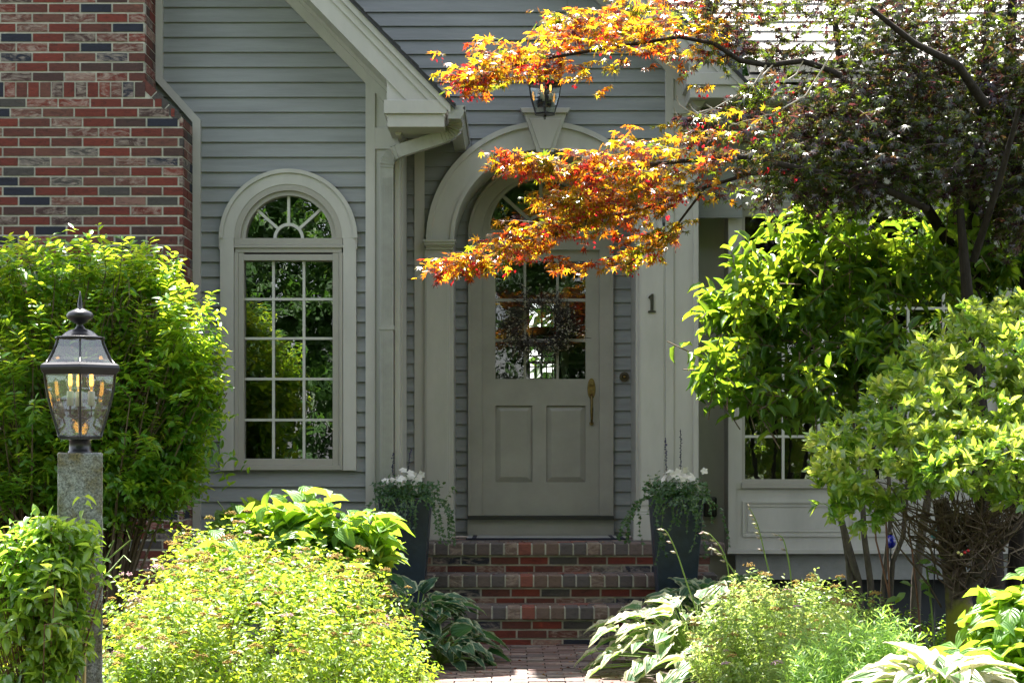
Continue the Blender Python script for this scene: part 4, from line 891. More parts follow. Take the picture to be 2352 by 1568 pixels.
# ------------------------------------------------------------------ lanterns
def lantern(root, cx, cy, z0, k, turn=0.0, top=True):
    """six-sided glass lantern, z0 = bottom of the glass, k = size"""
    hexr = lambda wpx: wpx / 654 / 2 / .866 * k
    rot = -math.pi / 2 + turn
    zz = lambda px: z0 + (1003 - px) / 654 * k
    body = [(1003, 93), (985, 103), (960, 117), (938, 130), (915, 141), (890, 150), (861, 157)]
    roof = [(835, 149), (822, 132), (808, 119), (793, 107), (777, 98)]
    vtx = lambda w_, z, i: Vector((cx + hexr(w_) * math.cos(rot + i * math.pi / 3), cy + hexr(w_) * math.sin(rot + i * math.pi / 3), z))
    cage = MB()
    for i in range(6):
        cage.tube([vtx(w_, zz(z), i) for z, w_ in body], .0042 * k, 6); cage.tube([vtx(w_, zz(z), i) for z, w_ in roof], .0042 * k, 6)
        cage.tube([vtx(93, zz(1003), i), vtx(93, zz(1003), i + 1)], .005 * k, 6); cage.tube([vtx(98, zz(777), i), vtx(98, zz(777), i + 1)], .005 * k, 6)
    cage.lathe((cx, cy, z0), [(hexr(90), -.008 * k), (hexr(90), -.001)], 6, rot, False)
    cage.build('cage', BLACK, root)
    rim = MB(); rim.lathe((cx, cy, 0), [(hexr(158), zz(862)), (hexr(164), zz(858)), (hexr(174), zz(851)), (hexr(176), zz(846)), (hexr(172), zz(840)), (hexr(158), zz(835))], 6, rot, False)
    # cut a real opening: only the outer skin is wanted
    rim.f = rim.f[:-2]; rim.smooth = rim.smooth[:-2]; rim.build('rim', BLACK, root)
    if top:
        cp = MB(); cp.lathe((cx, cy, 0), [(hexr(99), zz(778)), (hexr(97), zz(774)), (hexr(72), zz(772)), (hexr(60), zz(765)), (hexr(42), zz(758)), (hexr(22), zz(755)), (hexr(13), zz(748)), (hexr(13), zz(744)), (hexr(30), zz(740)), (hexr(50), zz(731)), (hexr(54), zz(724)), (hexr(46), zz(717)), (hexr(24), zz(711)), (hexr(9), zz(707)), (hexr(10), zz(697)), (hexr(5), zz(680)), (hexr(1.5), zz(669))], 20, 0, True); cp.build('finial', BLACK, root)
    for i in range(6):
        gl = MB()
        for (za, wa), (zb_, wb_) in zip(body[:-1], body[1:]): gl.quad(vtx(wa - 2, zz(za), i), vtx(wa - 2, zz(za), i + 1), vtx(wb_ - 2, zz(zb_), i + 1), vtx(wb_ - 2, zz(zb_), i), smooth=True)
        for (za, wa), (zb_, wb_) in zip(roof[:-1], roof[1:]): gl.quad(vtx(wa - 2, zz(za), i), vtx(wa - 2, zz(za), i + 1), vtx(wb_ - 2, zz(zb_), i + 1), vtx(wb_ - 2, zz(zb_), i), smooth=True)
        gl.build('glass_pane', GLASSL, root)
    st = MB(); st.tube([(cx, cy, z0), (cx, cy, zz(950))], .006 * k, 8)
    for j in range(3):
        a = math.pi * (.5 + 2 * j / 3) + .35; ax, ay = math.cos(a) * .042 * k, math.sin(a) * .042 * k
        st.tube([(cx, cy, zz(957)), (cx + ax * .6, cy + ay * .6, zz(962)), (cx + ax, cy + ay, zz(955)), (cx + ax, cy + ay, zz(932))], .0035 * k, 6)
        cd = MB(); cd.lathe((cx + ax, cy + ay, 0), [(.012 * k, zz(932)), (.0125 * k, zz(900)), (.010 * k, zz(898))], 14); cs = cd.build('candle', CANDLE, root)
        bl = MB(); bl.lathe((cx + ax, cy + ay, 0), [(.008 * k, zz(899)), (.011 * k, zz(892)), (.017 * k, zz(880)), (.0165 * k, zz(868)), (.010 * k, zz(858)), (.003 * k, zz(852))], 14); bl.build('bulb', GLASSB, cs)
        fl = MB(); fl.lathe((cx + ax, cy + ay, 0), [(.006 * k, zz(886)), (.007 * k, zz(880)), (.006 * k, zz(860))], 8); fl.build('filament', FILAMENT, cs)
    st.build('candle_stem', BLACK, root)
PY = 6.5; pc = P(184, 1040, PY)
post = thing('lamp_post', (pc.x, PY, 0), 'granite lamp post topped by a black six-sided lantern with glowing bulbs', 'lamp post')
mb = MB(); hw_ = 49.5 / 654; tz = pc.z
nzs = 24; random.seed(11)
mb.box(pc.x - hw_, pc.x + hw_, PY - hw_, PY + hw_, -.05, tz); PR = R(13.2)
mb.v = [(pc.x + (x - pc.x) * math.cos(PR) - (y - PY) * math.sin(PR), PY + (x - pc.x) * math.sin(PR) + (y - PY) * math.cos(PR), z) for x, y, z in mb.v]
gp_ = mb.build('granite_post', GRANITE, post, bevel=.006)
sb = gp_.modifiers.new('s', 'SUBSURF'); sb.subdivision_type = 'SIMPLE'; sb.levels = 5; sb.render_levels = 5
tx = bpy.data.textures.new('chip', 'CLOUDS'); tx.noise_scale = .05; dm_ = gp_.modifiers.new('d', 'DISPLACE'); dm_.texture = tx; dm_.strength = .010; dm_.mid_level = .5
lz = P(0, 1003, PY).z
mb = MB(); mb.lathe((pc.x, PY, 0), [(.042, tz - .01), (.042, tz + .006), (.038, tz + .008), (.037, lz - .012), (.044, lz - .010), (.05, lz - .006)], 28); mb.build('collar', BLACK, post)
lantern(post, pc.x, PY, lz, 1.0, turn=PR)
WLc = P(1252, 262, 13.08)
wl = thing('wall_lantern', (WLc.x, 13.36, WLc.z), 'black glass wall lantern mounted above the keystone of the arched entry', 'wall lantern')
lantern(wl, WLc.x, 13.08, WLc.z, .92)
mb = MB(); mb.tube([(WLc.x, 13.37, WLc.z + .15), (WLc.x, 13.30, WLc.z + .12), (WLc.x, 13.2, WLc.z - .01), (WLc.x, 13.08, WLc.z - .012)], .010, 8); mb.prism([(WLc.x - .05, WLc.z + .02), (WLc.x + .05, WLc.z + .02), (WLc.x + .05, WLc.z + .34), (WLc.x - .05, WLc.z + .34)], 13.362, 13.385); mb.build('bracket_arm', BLACK, wl)
#--SPLIT2--
# ------------------------------------------------------------------ plants
def plant(name, at, label, cat, group=None): return thing(name, at, label, cat, group)
def trunks(root, specs, mat, name='stem', n=8):
    for pts, rad in specs:
        mb = MB(); mb.tube(pts, rad, n); mb.build(name, mat, root)
def wob(p0, p1, k, amp, rg):
    p0, p1 = Vector(p0), Vector(p1); out = []
    for i in range(k + 1):
        t = i / k; p = p0.lerp(p1, t)
        if 0 < i < k: p += Vector(rg.normal(size=3)) * amp
        out.append(p)
    return out

_P = P
P = lambda px, py, Y: _P(px, py, Y + .30)
# burning bush on the left
ells = [(120, 850, 10.35, 250, 300, .6), (350, 900, 10.35, 165, 300, .5), (-60, 860, 10.4, 220, 330, .6), (150, 620, 10.3, 260, 110, .4), (330, 640, 10.3, 110, 90, .35), (470, 860, 10.3, 60, 110, .3), (420, 760, 10.2, 95, 130, .35), (300, 1100, 10.5, 190, 130, .4), (80, 1130, 10.4, 220, 120, .45)]
bb = plant('burning_bush', (P(190, 0, 10.4).x, 10.4, 0), 'large dense green bush with sunlit top growing in front of the brick chimney', 'bush')
b, dr, ln = shoots(rng, ells, 1900, .22, up=.5, rnd=.33, shell=.45, keep=gappy(4.5, -.2), wild=.25)
pos, D, Nn, sz = leafy(rng, b, dr, ln, 14, .060, side=.72, opp='flat', horiz=.88, jit=.28, droop=.08)
leaves('foliage', T_oval(w=.2, droop=.15), pos, D, Nn, sz, L_BURN, bb)
b2, dr2, ln2 = shoots(rng, [(190, 900, 10.55, 270, 300, .45), (430, 960, 10.5, 90, 200, .35), (250, 1090, 10.35, 210, 120, .35)], 1250, .22, up=.3, rnd=.6, shell=.6)
pos, D, Nn, sz = leafy(rng, b2, dr2, ln2, 12, .06, side=.7, horiz=.5, jit=.5, droop=.2)
leaves('inner_foliage', T_oval(w=.2, droop=.15), pos, D, Nn, sz, L_BURN, bb)
roots = [P(px, 1455, 10.5) + Vector((0, rng.normal() * .1, 0)) for px in (60, 150, 230, 300)]
for r_ in roots: r_.z = 0
stems('twigs', b, dr, ln, TWIG, bb, r=.0028, root=roots, every=6, rng=rng, rr=.007)

P = _P
# climbing vine round the foot of the lamp post
vine = plant('climbing_vine', (P(90, 0, 6.35).x, 6.35, 0), 'leafy green climbing vine wrapped round the lower part of the granite post', 'vine')
ells = [(80, 1330, 6.25, 130, 140, .16), (60, 1480, 6.25, 140, 200, .18), (130, 1420, 6.2, 80, 180, .10), (120, 1230, 6.25, 80, 50, .1), (185, 1235, 6.27, 45, 30, .06), (175, 1330, 6.25, 40, 90, .06), (30, 1250, 6.3, 80, 60, .1)]
b, dr, ln = shoots(rng, ells, 340, .13, up=.6, rnd=.6, shell=.5, keep=gappy(9, -.15), wild=.3)
pos, D, Nn, sz = leafy(rng, b, dr, ln, 10, .047, side=.75, horiz=.8, jit=.35, droop=.12)
leaves('foliage', T_broad(w=.27, droop=.35, nx=6, ny=3, pet=.15, pw=.7, fold=.15), pos, D, Nn, sz, L_VINE, vine)
stems('stems', b, dr, ln, CANE, vine, r=.0018, every=2, root=[Vector((pc.x - .1, 6.35, 0)), Vector((pc.x + .06, 6.38, 0))], rr=.0025)
mb = MB()
for s0 in ((235, 1300, 262, 1240, 250, 1255), (235, 1330, 285, 1275, 300, 1290), (240, 1290, 300, 1240, 290, 1215)):
    mb.tube([P(s0[0], s0[1], 6.35), P(s0[2], s0[3], 6.33), P(s0[4], s0[5], 6.33)], [.003, .0025, .002], 6)
mb.build('tendril', STALK, vine)
mb = MB(); mb.tube([P(192, 1800, 6.4), P(194, 1500, 6.4), P(197, 1395, 6.4)], .0065, 8); mb.tube([P(188, 1900, 6.37), P(190, 1592, 6.37)], .006, 8)
tag(mb.build('bamboo_stake', BAMBOO), 'pale bamboo stake tied against the granite post among the vine leaves', 'garden stake')

# spirea on the left
def spirea(root, ells, n, ls, mat, heads, hy, T=None, size=.026, m=12, L=.2):
    b, dr, ln = shoots(rng, ells, n, L, up=1.1, rnd=.3, shell=.55, keep=gappy(6.5, -.08), wild=.3)
    pos, D, Nn, sz = leafy(rng, b, dr, ln, m, size, side=.7, opp=False, horiz=.55, jit=.45, droop=.05)
    leaves('foliage', T or T_oval(w=.2, droop=.2), pos, D, Nn, sz, mat, root)
    stems('stems', b, dr, ln, TWIG, root, r=.0012, every=3)
    if heads:
        tips = b + dr * ln; idx = rng.choice(len(tips), heads, replace=False)
        idx = idx[tips[idx][:, 2] > hy]
        for nm, mt_, sel in (('flower_heads', L_CORY, idx[len(idx) // 9:]), ('pink_flower_heads', L_CORP, idx[:len(idx) // 9])):
            c = tips[sel] + np.array([0, -.01, .022]); k = 34; rr = .018 + .018 * rng.random(len(c))
            a = rng.random((len(c), k)) * 6.283; q = np.sqrt(rng.random((len(c), k)))
            off = np.stack([np.cos(a) * q, np.sin(a) * q, .35 * (1 - q * q) + rng.normal(size=q.shape) * .1], -1) * rr[:, None, None]
            pp = (c[:, None] + off).reshape(-1, 3); leaves(nm, T_octa(.8), pp, rng.normal(size=pp.shape), rng.normal(size=pp.shape), .0075 + .003 * rng.random(len(pp)), mt_, root)
sp = plant('spirea_shrub', (P(600, 0, 9).x, 9.0, 0), 'broad yellow-green spirea covered in tan flower heads, filling the bed beside the lamp post', 'shrub')
ells = [(600, 1480, 8.6, 330, 230, .8), (400, 1470, 8.3, 200, 200, .7), (800, 1530, 9.0, 190, 160, .7), (600, 1300, 9.3, 230, 90, .5), (380, 1400, 8.8, 130, 110, .4), (520, 1240, 9.6, 130, 60, .3), (860, 1420, 9.7, 100, 120, .4), (780, 1370, 9.8, 110, 80, .4), (310, 1600, 8, 150, 180, .6), (930, 1560, 9.5, 90, 90, .4), (430, 1290, 9.4, 80, 50, .3)]
spirea(sp, ells, 2700, .03, L_SPIR, 560, .35, size=.034)

# big-leaved hydrangea left of the steps
def hydrangea(root, ells, n, size, L=.28, mat=None, m=8, up=.9):
    b, dr, ln = shoots(rng, ells, n, L, up=up, rnd=.4, shell=.55)
    pos, D, Nn, sz = leafy(rng, b, dr, ln, m, size, side=.72, horiz=.75, jit=.22, droop=.12, t0=.3)
    leaves('foliage', T_broad(w=.33, droop=.38, nx=7, ny=5, pw=.72, fold=.22, wave=.03), pos, D, Nn, sz, mat or L_HYD, root, attrs=True, smooth=True)
    stems('stems', b, dr, ln, STALK, root, r=.004)
hy = plant('hydrangea_bush', (P(720, 0, 10.9).x, 10.9, 0), 'broad-leaved bright green hydrangea below the arched window, beside the left planter', 'bush')
hydrangea(hy, [(730, 1240, 10.1, 150, 115, .3), (850, 1260, 10.2, 60, 110, .25), (640, 1200, 10.2, 80, 75, .25), (550, 1190, 11.0, 60, 55, .2), (690, 1340, 9.9, 180, 80, .3), (800, 1330, 10.1, 90, 100, .3)], 150, .145)
# a few hydrangea leaves that poke up through the spirea
hy2 = plant('hydrangea_bush', (P(500, 0, 9.3).x, 9.3, 0), 'low hydrangea with a few broad pale leaves poking up through the yellow-green spirea', 'bush')
hydrangea(hy2, [(480, 1290, 9.15, 75, 60, .15), (620, 1330, 9.0, 90, 50, .15), (390, 1370, 8.9, 50, 40, .1), (780, 1330, 9.1, 50, 50, .1)], 20, .11, L=.2)

# hostas
def hosta(name, at, label, n, size, spread, mat, seed, tilt=(0, 0), rise=.5, group=None, sq=1.0):
    rg = np.random.default_rng(seed); root = plant(name, at, label, 'hosta', group)
    u = (np.arange(n) + .5) / n; az = np.arange(n) * 2.39996 + rg.normal(size=n) * .2; el = R(60) * (1 - u) ** 1.2 + R(3) + rg.normal(size=n) * R(5)
    D = np.stack([np.cos(az) * np.cos(el), np.sin(az) * np.cos(el) * sq, np.sin(el)], -1) + np.array([tilt[0], tilt[1], 0]); D = nrm(D)
    st_l = spread * (0.55 + .45 * u) * (0.85 + .3 * rg.random(n))
    base = np.array(at) + np.array([0, 0, .02]); tip = base + D * st_l[:, None] + np.array([0, 0, 1.0]) * ((rise * spread * .30 * (1 - u) ** .5)[:, None])
    D2 = nrm(np.stack([D[:, 0], D[:, 1], D[:, 2] * .55 - .12], -1) + .12 * rg.normal(size=D.shape)); Nn = np.array([0, 0, 1.0]) + .22 * rg.normal(size=D.shape) + .0 * D
    leaves('foliage', T_broad(w=.33, droop=.42, nx=9, ny=9, pw=.62, fold=.14, wave=.045), tip, D2, Nn, size * (.75 + .4 * rg.random(n)), mat, root, attrs=True, smooth=True)
    mb = MB()
    for i in range(n): mb.tube([base, Vector(base).lerp(Vector(tip[i]), .6) + Vector((0, 0, .02)), tip[i]], [.006, .005, .004], 5, cap=False)
    mb.build('leaf_stalks', STALK, root); return root
def flowerstalk(root, pts, r=.0055, buds=9):
    pts = [P(*p) for p in pts]; mb = MB(); 
    # smooth through the points
    sm = []
    for i in range(len(pts) - 1):
        p0, p1, p2, p3 = pts[max(i - 1, 0)], pts[i], pts[i + 1], pts[min(i + 2, len(pts) - 1)]
        for k in range(5):
            t = k / 5; sm.append(.5 * ((2 * p1) + (p2 - p0) * t + (2 * p0 - 5 * p1 + 4 * p2 - p3) * t * t + (3 * p1 - p0 - 3 * p2 + p3) * t ** 3))
    sm.append(pts[-1]); n = len(sm); mb.tube(sm, [r * (1 - .55 * i / n) for i in range(n)], 6)
    fs = mb.build('flower_stalk', STALK, root)
    pb, db, sb_ = [], [], []
    for k in range(buds):
        t = .52 + .48 * k / buds; i = min(n - 2, int(t * n)); p = sm[i]; d = (sm[i + 1] - sm[i]).normalized(); sd = Vector((-1 if k % 2 == 0 or buds < 6 else -.6, -.3, .1 if t < .85 else .5)) + d * .3
        pb.append(p); db.append(sd.normalized()); sb_.append(.055 * (1.1 - .5 * t) * (1 if t < .85 else .7))
    pb.append(sm[-1]); db.append((sm[-1] - sm[-2]).normalized()); sb_.append(.03)
    v, f, e, rb = T_octa(.32); v = v * np.array([1, .3, 1]) + np.array([.5, 0, 0])
    leaves('buds', (v, f, e, rb), pb, db, np.tile([0, 0, 1.0], (len(pb), 1)), np.array(sb_), L_HBUD, fs, smooth=True)
at = P(950, 1440, 11.35); at.z = 0
hosta('hosta', at, 'blue-green hosta with thin pale leaf edges beside the left end of the steps', 90, .17, .42, L_HOSTA, 21, tilt=(.25, -.1), rise=1.2)
at = P(1010, 1470, 11.0); at.z = 0
hosta('hosta', at, 'small low blue-green hosta spilling onto the left edge of the brick path', 30, .15, .24, L_HOSTA, 24, tilt=(.2, -.1))
at = P(1640, 1400, 11.75); at.z = .05
hosta('hosta', at, 'shaded dark green hosta in front of the right planter', 64, .23, .42, L_HOSTA, 22, rise=.9, tilt=(-.05, 0))
at = P(1600, 1400, 10.75); at.z = 0
h3 = hosta('hosta', at, 'large sunlit hosta with cream leaf edges and tall flower stalks right of the path', 120, .18, .55, L_HOSTV, 23, rise=.35, tilt=(-.12, -.15))
flowerstalk(h3, [(1604, 1410, 10.55), (1580, 1345, 10.55), (1555, 1270, 10.55), (1532, 1222, 10.55), (1520, 1216, 10.55)], buds=5)
flowerstalk(h3, [(1690, 1430, 10.55), (1678, 1350, 10.55), (1665, 1275, 10.55), (1632, 1228, 10.55), (1616, 1224, 10.55)], buds=7)
flowerstalk(h3, [(1722, 1420, 10.55), (1700, 1340, 10.55), (1670, 1290, 10.55), (1645, 1262, 10.55), (1635, 1260, 10.55)], buds=8)
flowerstalk(h3, [(1788, 1410, 10.55), (1775, 1350, 10.55), (1755, 1265, 10.55), (1740, 1205, 10.55), (1722, 1166, 10.55)], buds=9)
flowerstalk(h3, [(1820, 1390, 10.55), (1815, 1310, 10.55), (1800, 1240, 10.55), (1785, 1228, 10.55)], buds=3)
at = P(1660, 1560, 10.0); at.z = 0
hosta('hosta', at, 'low cream edged hosta beside the two path lights', 34, .16, .26, L_HOSTV, 26, tilt=(-.25, -.1))
at = P(2160, 1600, 8.1); at.z = .03
hosta('hosta', at, 'hosta with wide creamy white leaf margins in the lower right corner', 56, .19, .30, leafmat('white edged hosta leaf', [(0.06, 0.13, 0.04), (0.08, 0.16, 0.05)], [(0.22, 0.38, 0.06), (0.3, 0.45, 0.08)], 0.38, 0.4, edge=(0.62, 0.60, 0.42), edge_t=(0.65, 0.62, 0.42), ethr=0.62, vein=0.6), 27, rise=1.5)

# spirea and willow-leaved plant on the right
sp2 = plant('spirea_shrub', (P(1750, 0, 9.8).x, 9.8, 0), 'pale green spirea with small tan flower heads in front of the cream edged hostas', 'shrub')
spirea(sp2, [(1760, 1470, 9.5, 190, 150, .5), (1850, 1390, 10.1, 170, 75, .4), (1680, 1540, 9.6, 110, 110, .4), (1760, 1370, 10.2, 110, 60, .3)], 1150, .03, L_SPIR2, 130, .2, size=.032)
wl2 = plant('willow_leaf_shrub', (P(1960, 0, 9.3).x, 9.3, 0), 'feathery bright green plant with narrow leaves at the lower right', 'shrub')
b, dr, ln = shoots(rng, [(1960, 1520, 8.8, 150, 120, .4), (2030, 1470, 8.9, 80, 80, .3), (1870, 1560, 8.7, 100, 90, .35)], 560, .22, up=1.4, rnd=.35, shell=.6)
pos, D, Nn, sz = leafy(rng, b, dr, ln, 22, .055, side=.6, opp=False, horiz=.5, jit=.4, droop=.0)
leaves('foliage', T_slim(.075), pos, D, Nn, sz, L_WILL, wl2); stems('stems', b, dr, ln, STALK, wl2, r=.0018, every=2)
hy3 = plant('hydrangea_bush', (P(2250, 0, 9.2).x, 9.2, 0), 'broad-leaved green hydrangea at the right edge below the tree trunks', 'bush')
hydrangea(hy3, [(2300, 1455, 8.7, 85, 85, .3), (2360, 1410, 8.8, 85, 85, .3), (2170, 1555, 8.6, 60, 50, .25), (2300, 1565, 8.5, 160, 85, .3), (2480, 1470, 8.8, 120, 120, .35)], 125, .14)
# low leafy undergrowth in the shade
ug = plant('leafy_undergrowth', (P(2050, 0, 11).x, 11, 0), 'small-leaved green ground cover under the trees on the right', 'ground cover')
ug['kind'] = 'stuff'
b, dr, ln = shoots(rng, [(2030, 1450, 10.8, 130, 80, .3), (1900, 1400, 11.2, 70, 60, .2), (2200, 1470, 11, 100, 60, .3)], 330, .2, up=1.2, rnd=.4, shell=.9)
pos, D, Nn, sz = leafy(rng, b, dr, ln, 12, .035, side=.7, opp=False, horiz=.7, jit=.4); leaves('foliage', T_oval(w=.27), pos, D, Nn, sz, L_MID, ug)
ug2 = plant('leafy_undergrowth', (0, 11, 0), 'low green ground cover at the foot of the plants beside the path', 'ground cover'); ug2['kind'] = 'stuff'
b, dr, ln = shoots(rng, [(1480, 1510, 11.2, 60, 14, .2), (1600, 1500, 10.8, 90, 14, .3), (1050, 1500, 11.4, 40, 12, .2), (600, 1480, 11.6, 250, 60, .3)], 160, .08, up=1, rnd=.5, shell=.9)
pos, D, Nn, sz = leafy(rng, b, dr, ln, 8, .022, side=.7, opp=False, horiz=.7, jit=.4); leaves('foliage', T_dia(.3), pos, D, Nn, sz, L_SPIR2, ug2)

P = lambda px, py, Y: _P(px, py, Y + .5)
# rhododendron
rh = plant('rhododendron', (P(2200, 0, 9.6).x, 9.6, 0), 'rounded rhododendron with glossy yellow-green whorled leaves over bare crooked branches', 'bush')
ells = [(2300, 880, 9.7, 200, 150, .6), (2140, 970, 9.5, 200, 130, .55), (2040, 1060, 9.4, 150, 95, .45), (1945, 1080, 9.3, 85, 85, .3), (2250, 1040, 9.2, 180, 100, .4), (2330, 775, 9.8, 120, 85, .45), (2120, 850, 9.6, 85, 80, .35), (1985, 1170, 9.4, 75, 60, .25), (2220, 745, 9.7, 60, 55, .3), (2050, 930, 9.4, 70, 60, .3), (1895, 1010, 9.4, 45, 40, .2), (1900, 1130, 9.3, 40, 50, .2), (2330, 700, 9.8, 50, 35, .25), (2150, 1080, 9.0, 90, 60, .3), (2340, 1120, 9.2, 60, 80, .3), (2470, 900, 9.7, 170, 150, .55), (2460, 1060, 9.3, 120, 110, .4)]
kp = lambda t: (t[:, 2] > EYE + (1040 - (1230 - np.clip((t[:, 0] * 422 + 1176 - 1990), 0, 400) * .22)) / 422)
gg = gappy(5.0, -.16)
b, dr, ln = shoots(rng, ells, 1850, .15, up=.6, rnd=.42, shell=.45, keep=lambda t: kp(t) & gg(t), wild=.35)
pos, D, Nn, sz = leafy(rng, b, dr, ln, 8, .066, side=.62, opp=False, whorl=1, horiz=.45, jit=.4, droop=.0)
leaves('foliage', T_oval(w=.20, droop=.02, fold=.10), pos, D, Nn, sz, L_RHOD, rh)
trs = []
for (a, c) in (((2245, 1500), (2190, 1290)), ((2250, 1500), (2330, 1330))):
    p0 = P(*a, 10.0); p0.z = -.02; p1 = P(*c, 9.9); trs.append((p0, p1))
mb = MB(); base = P(2215, 1440, 10.0); base.z = -.03
mb.tube([base, P(2205, 1400, 10.0), P(2195, 1330, 10.0), P(2180, 1240, 9.95), P(2160, 1150, 9.9)], [.10, .08, .07, .06, .045], 10); mb.build('trunk', MOSS, rh)
mb = MB(); mb.tube([P(2200, 1380, 10.0), P(2250, 1310, 10.0), P(2310, 1220, 9.9), P(2370, 1130, 9.9)], [.055, .05, .04, .03], 8); mb.tube([P(2250, 1310, 10.0), P(2240, 1220, 9.8), P(2260, 1120, 9.7)], [.04, .035, .025], 8); mb.build('trunk', BARK, rh)
mb = MB(); rg = np.random.default_rng(31)
nodes = [P(2190, 1300, 9.97), P(2170, 1230, 9.92), P(2260, 1290, 9.98), P(2300, 1230, 9.9), P(2240, 1220, 9.8), P(2340, 1170, 9.9), P(2200, 1340, 9.98)]
for i in range(150):
    p0 = nodes[rg.integers(len(nodes))] + Vector(rg.normal(size=3) * .05); tx_, ty_ = 1980 + 400 * rg.random(), 1160 - 60 * rg.random()
    if i % 3 == 0: tx_, ty_ = 2150 + 220 * rg.random(), 1130 + 200 * rg.random()
    p1 = P(tx_, ty_, 9.3 + .6 * rg.random()); k = 5; pts_ = wob(p0, p1, k, .022, rg)
    for j in range(1, k): pts_[j] += Vector((0, 0, -.05 * math.sin(math.pi * j / k)))
    mb.tube(pts_, [.006 * (1 - .7 * j / k) * (.6 + rg.random()) for j in range(k + 1)], 5, cap=False)
    for j in range(2): q = pts_[2 + j]; mb.tube([q, q + Vector(rg.normal(size=3)) * .06], [.002, .001], 3, cap=False)
mb.build('bare_branches', TWIG, rh)
P = _P
# many-stemmed glossy shrub behind it
ms = plant('glossy_leaved_shrub', (P(2000, 0, 11.8).x, 11.8, 0), 'tall many-stemmed shrub with long glossy green leaves in front of the bay window', 'shrub')
ells = [(1730, 720, 11.4, 130, 180, .4), (1880, 620, 11.5, 170, 150, .4), (2080, 600, 11.7, 200, 140, .45), (1630, 850, 11.1, 75, 60, .25), (1800, 880, 11.1, 170, 85, .35), (2240, 590, 11.9, 140, 150, .4), (1670, 590, 11.2, 50, 60, .2), (1980, 800, 11.3, 150, 140, .4), (1850, 490, 11.5, 60, 50, .2), (1960, 470, 11.6, 50, 60, .2), (2200, 480, 11.8, 90, 60, .3), (2330, 600, 11.9, 60, 80, .2), (2440, 640, 11.9, 120, 150, .4)]
b, dr, ln = shoots(rng, ells, 350, .42, up=.5, rnd=.45, shell=.6, bias=(-.25, 0, 0), wild=.3, keep=gappy(3.5, -.15))
pos, D, Nn, sz = leafy(rng, b, dr, ln, 13, .118, side=.6, opp=False, horiz=.6, jit=.35, droop=.12)
leaves('foliage', T_broad(w=.18, droop=.22, nx=6, ny=3, pw=.8, fold=.22, wave=.05), pos, D, Nn, sz, L_MID, ms, smooth=True)
stems('twigs', b, dr, ln, TWIG, ms, r=.004)
sps = [([(1985, 1450), (1970, 1330), (1945, 1240), (1920, 1150), (1880, 900)], .028), ([(2005, 1450), (2000, 1340), (1985, 1230), (1980, 1120), (1960, 800)], .024), ([(2020, 1460), (2030, 1330), (2045, 1200), (2040, 1050), (2060, 750)], .018), ([(2035, 1460), (2050, 1290), (2075, 1230), (2085, 1100), (2120, 760)], .02), ([(2100, 1500), (2105, 1330), (2118, 1220), (2140, 1100), (2180, 750)], .036), ([(1965, 1420), (1950, 1290), (1935, 1200), (1900, 1100)], .024)]
for pl, r_ in sps:
    mb = MB(); pts_ = [P(a, c, 11.2 + .1 * (i % 2)) for i, (a, c) in enumerate(pl)]; pts_[0].z = min(pts_[0].z, 0.0); mb.tube(pts_, [r_ * (1 - .12 * i) for i in range(len(pts_))], 9, cap=False); mb.build('stem', BARK, ms)
# rose canes
rose = plant('rose_bush', (P(2070, 0, 10.6).x, 10.6, 0), 'sparse rose bush of bare reddish canes standing among the shrub stems', 'rose')
for pl in ([(2060, 1500), (2050, 1400), (2030, 1310), (2012, 1240), (2008, 1170)], [(2045, 1480), (2043, 1350), (2035, 1200), (2028, 1150)], [(2120, 1520), (2110, 1400), (2095, 1260), (2085, 1210)], [(2150, 1540), (2140, 1400), (2128, 1300)]):
    mb = MB(); pts_ = [P(a, c, 10.5) for a, c in pl]; pts_[0].z = 0; mb.tube(pts_, [.007, .006, .006, .005, .004][:len(pts_)], 6); mb.build('cane', CANE if pl[-1][0] < 2100 else STALK, rose)
pp = np.array([tuple(P(a, c, 10.45)) for a, c in ((2128, 1300), (2130, 1310), (2140, 1290), (2150, 1275), (2165, 1262), (2110, 1330), (2095, 1345), (2080, 1360), (2065, 1372), (2135, 1340), (2120, 1360))]); dd = rng.normal(size=pp.shape) * [1, .5, .4]
leaves('leaf', T_oval(w=.3), pp, dd, np.tile([0, -.6, 1.0], (len(pp), 1)), .085, L_HYD, rose)

# Japanese maple
mp_ = plant('japanese_maple', (P(2290, 0, 11.0).x, 11.0, 0), 'spreading japanese maple with purple leaves and glowing orange branch tips, overhanging the entry', 'tree')
TM = T_maple()
A_p, A_d, A_n, A_s = [], [], [], []; samp = []
def spray(poly, thick, nsh, L=.16, m=7, size=.040, bias=(-.8, -.3, -.05), flat=.16, dep=.24):
    """twigs spread in a layer along a limb; poly: (px, py, Y); thick: half height in px"""
    pts_ = [P(*p) for p in poly]; n = len(pts_) - 1
    t = rng.random(nsh) ** .95 * n; i = np.minimum(t.astype(int), n - 1); f_ = (t - i)[:, None]
    A = np.array([tuple(p) for p in pts_]); th = np.interp(t, np.arange(n + 1), thick) / 560.
    c = A[i] * (1 - f_) + A[i + 1] * f_ + np.stack([rng.normal(size=nsh) * .05, rng.uniform(-1, 1, nsh) * dep, rng.uniform(-1, 1, nsh) * th * (1 + .9 * (rng.random(nsh) < .13))], -1)
    dr = nrm(rng.normal(size=(nsh, 3)) * [.6, .7, flat] + np.array(bias)); ln = L * (.6 + .7 * rng.random((nsh, 1)))
    p, D, Nn, sz = leafy(rng, c, dr, ln, m, size, side=.6, opp=False, horiz=.85, jit=.28, droop=.30, t0=.1)
    A_p.append(p); A_d.append(D); A_n.append(Nn); A_s.append(sz); samp.append(c + dr * ln * .5)
    return c, dr, ln
tw = []
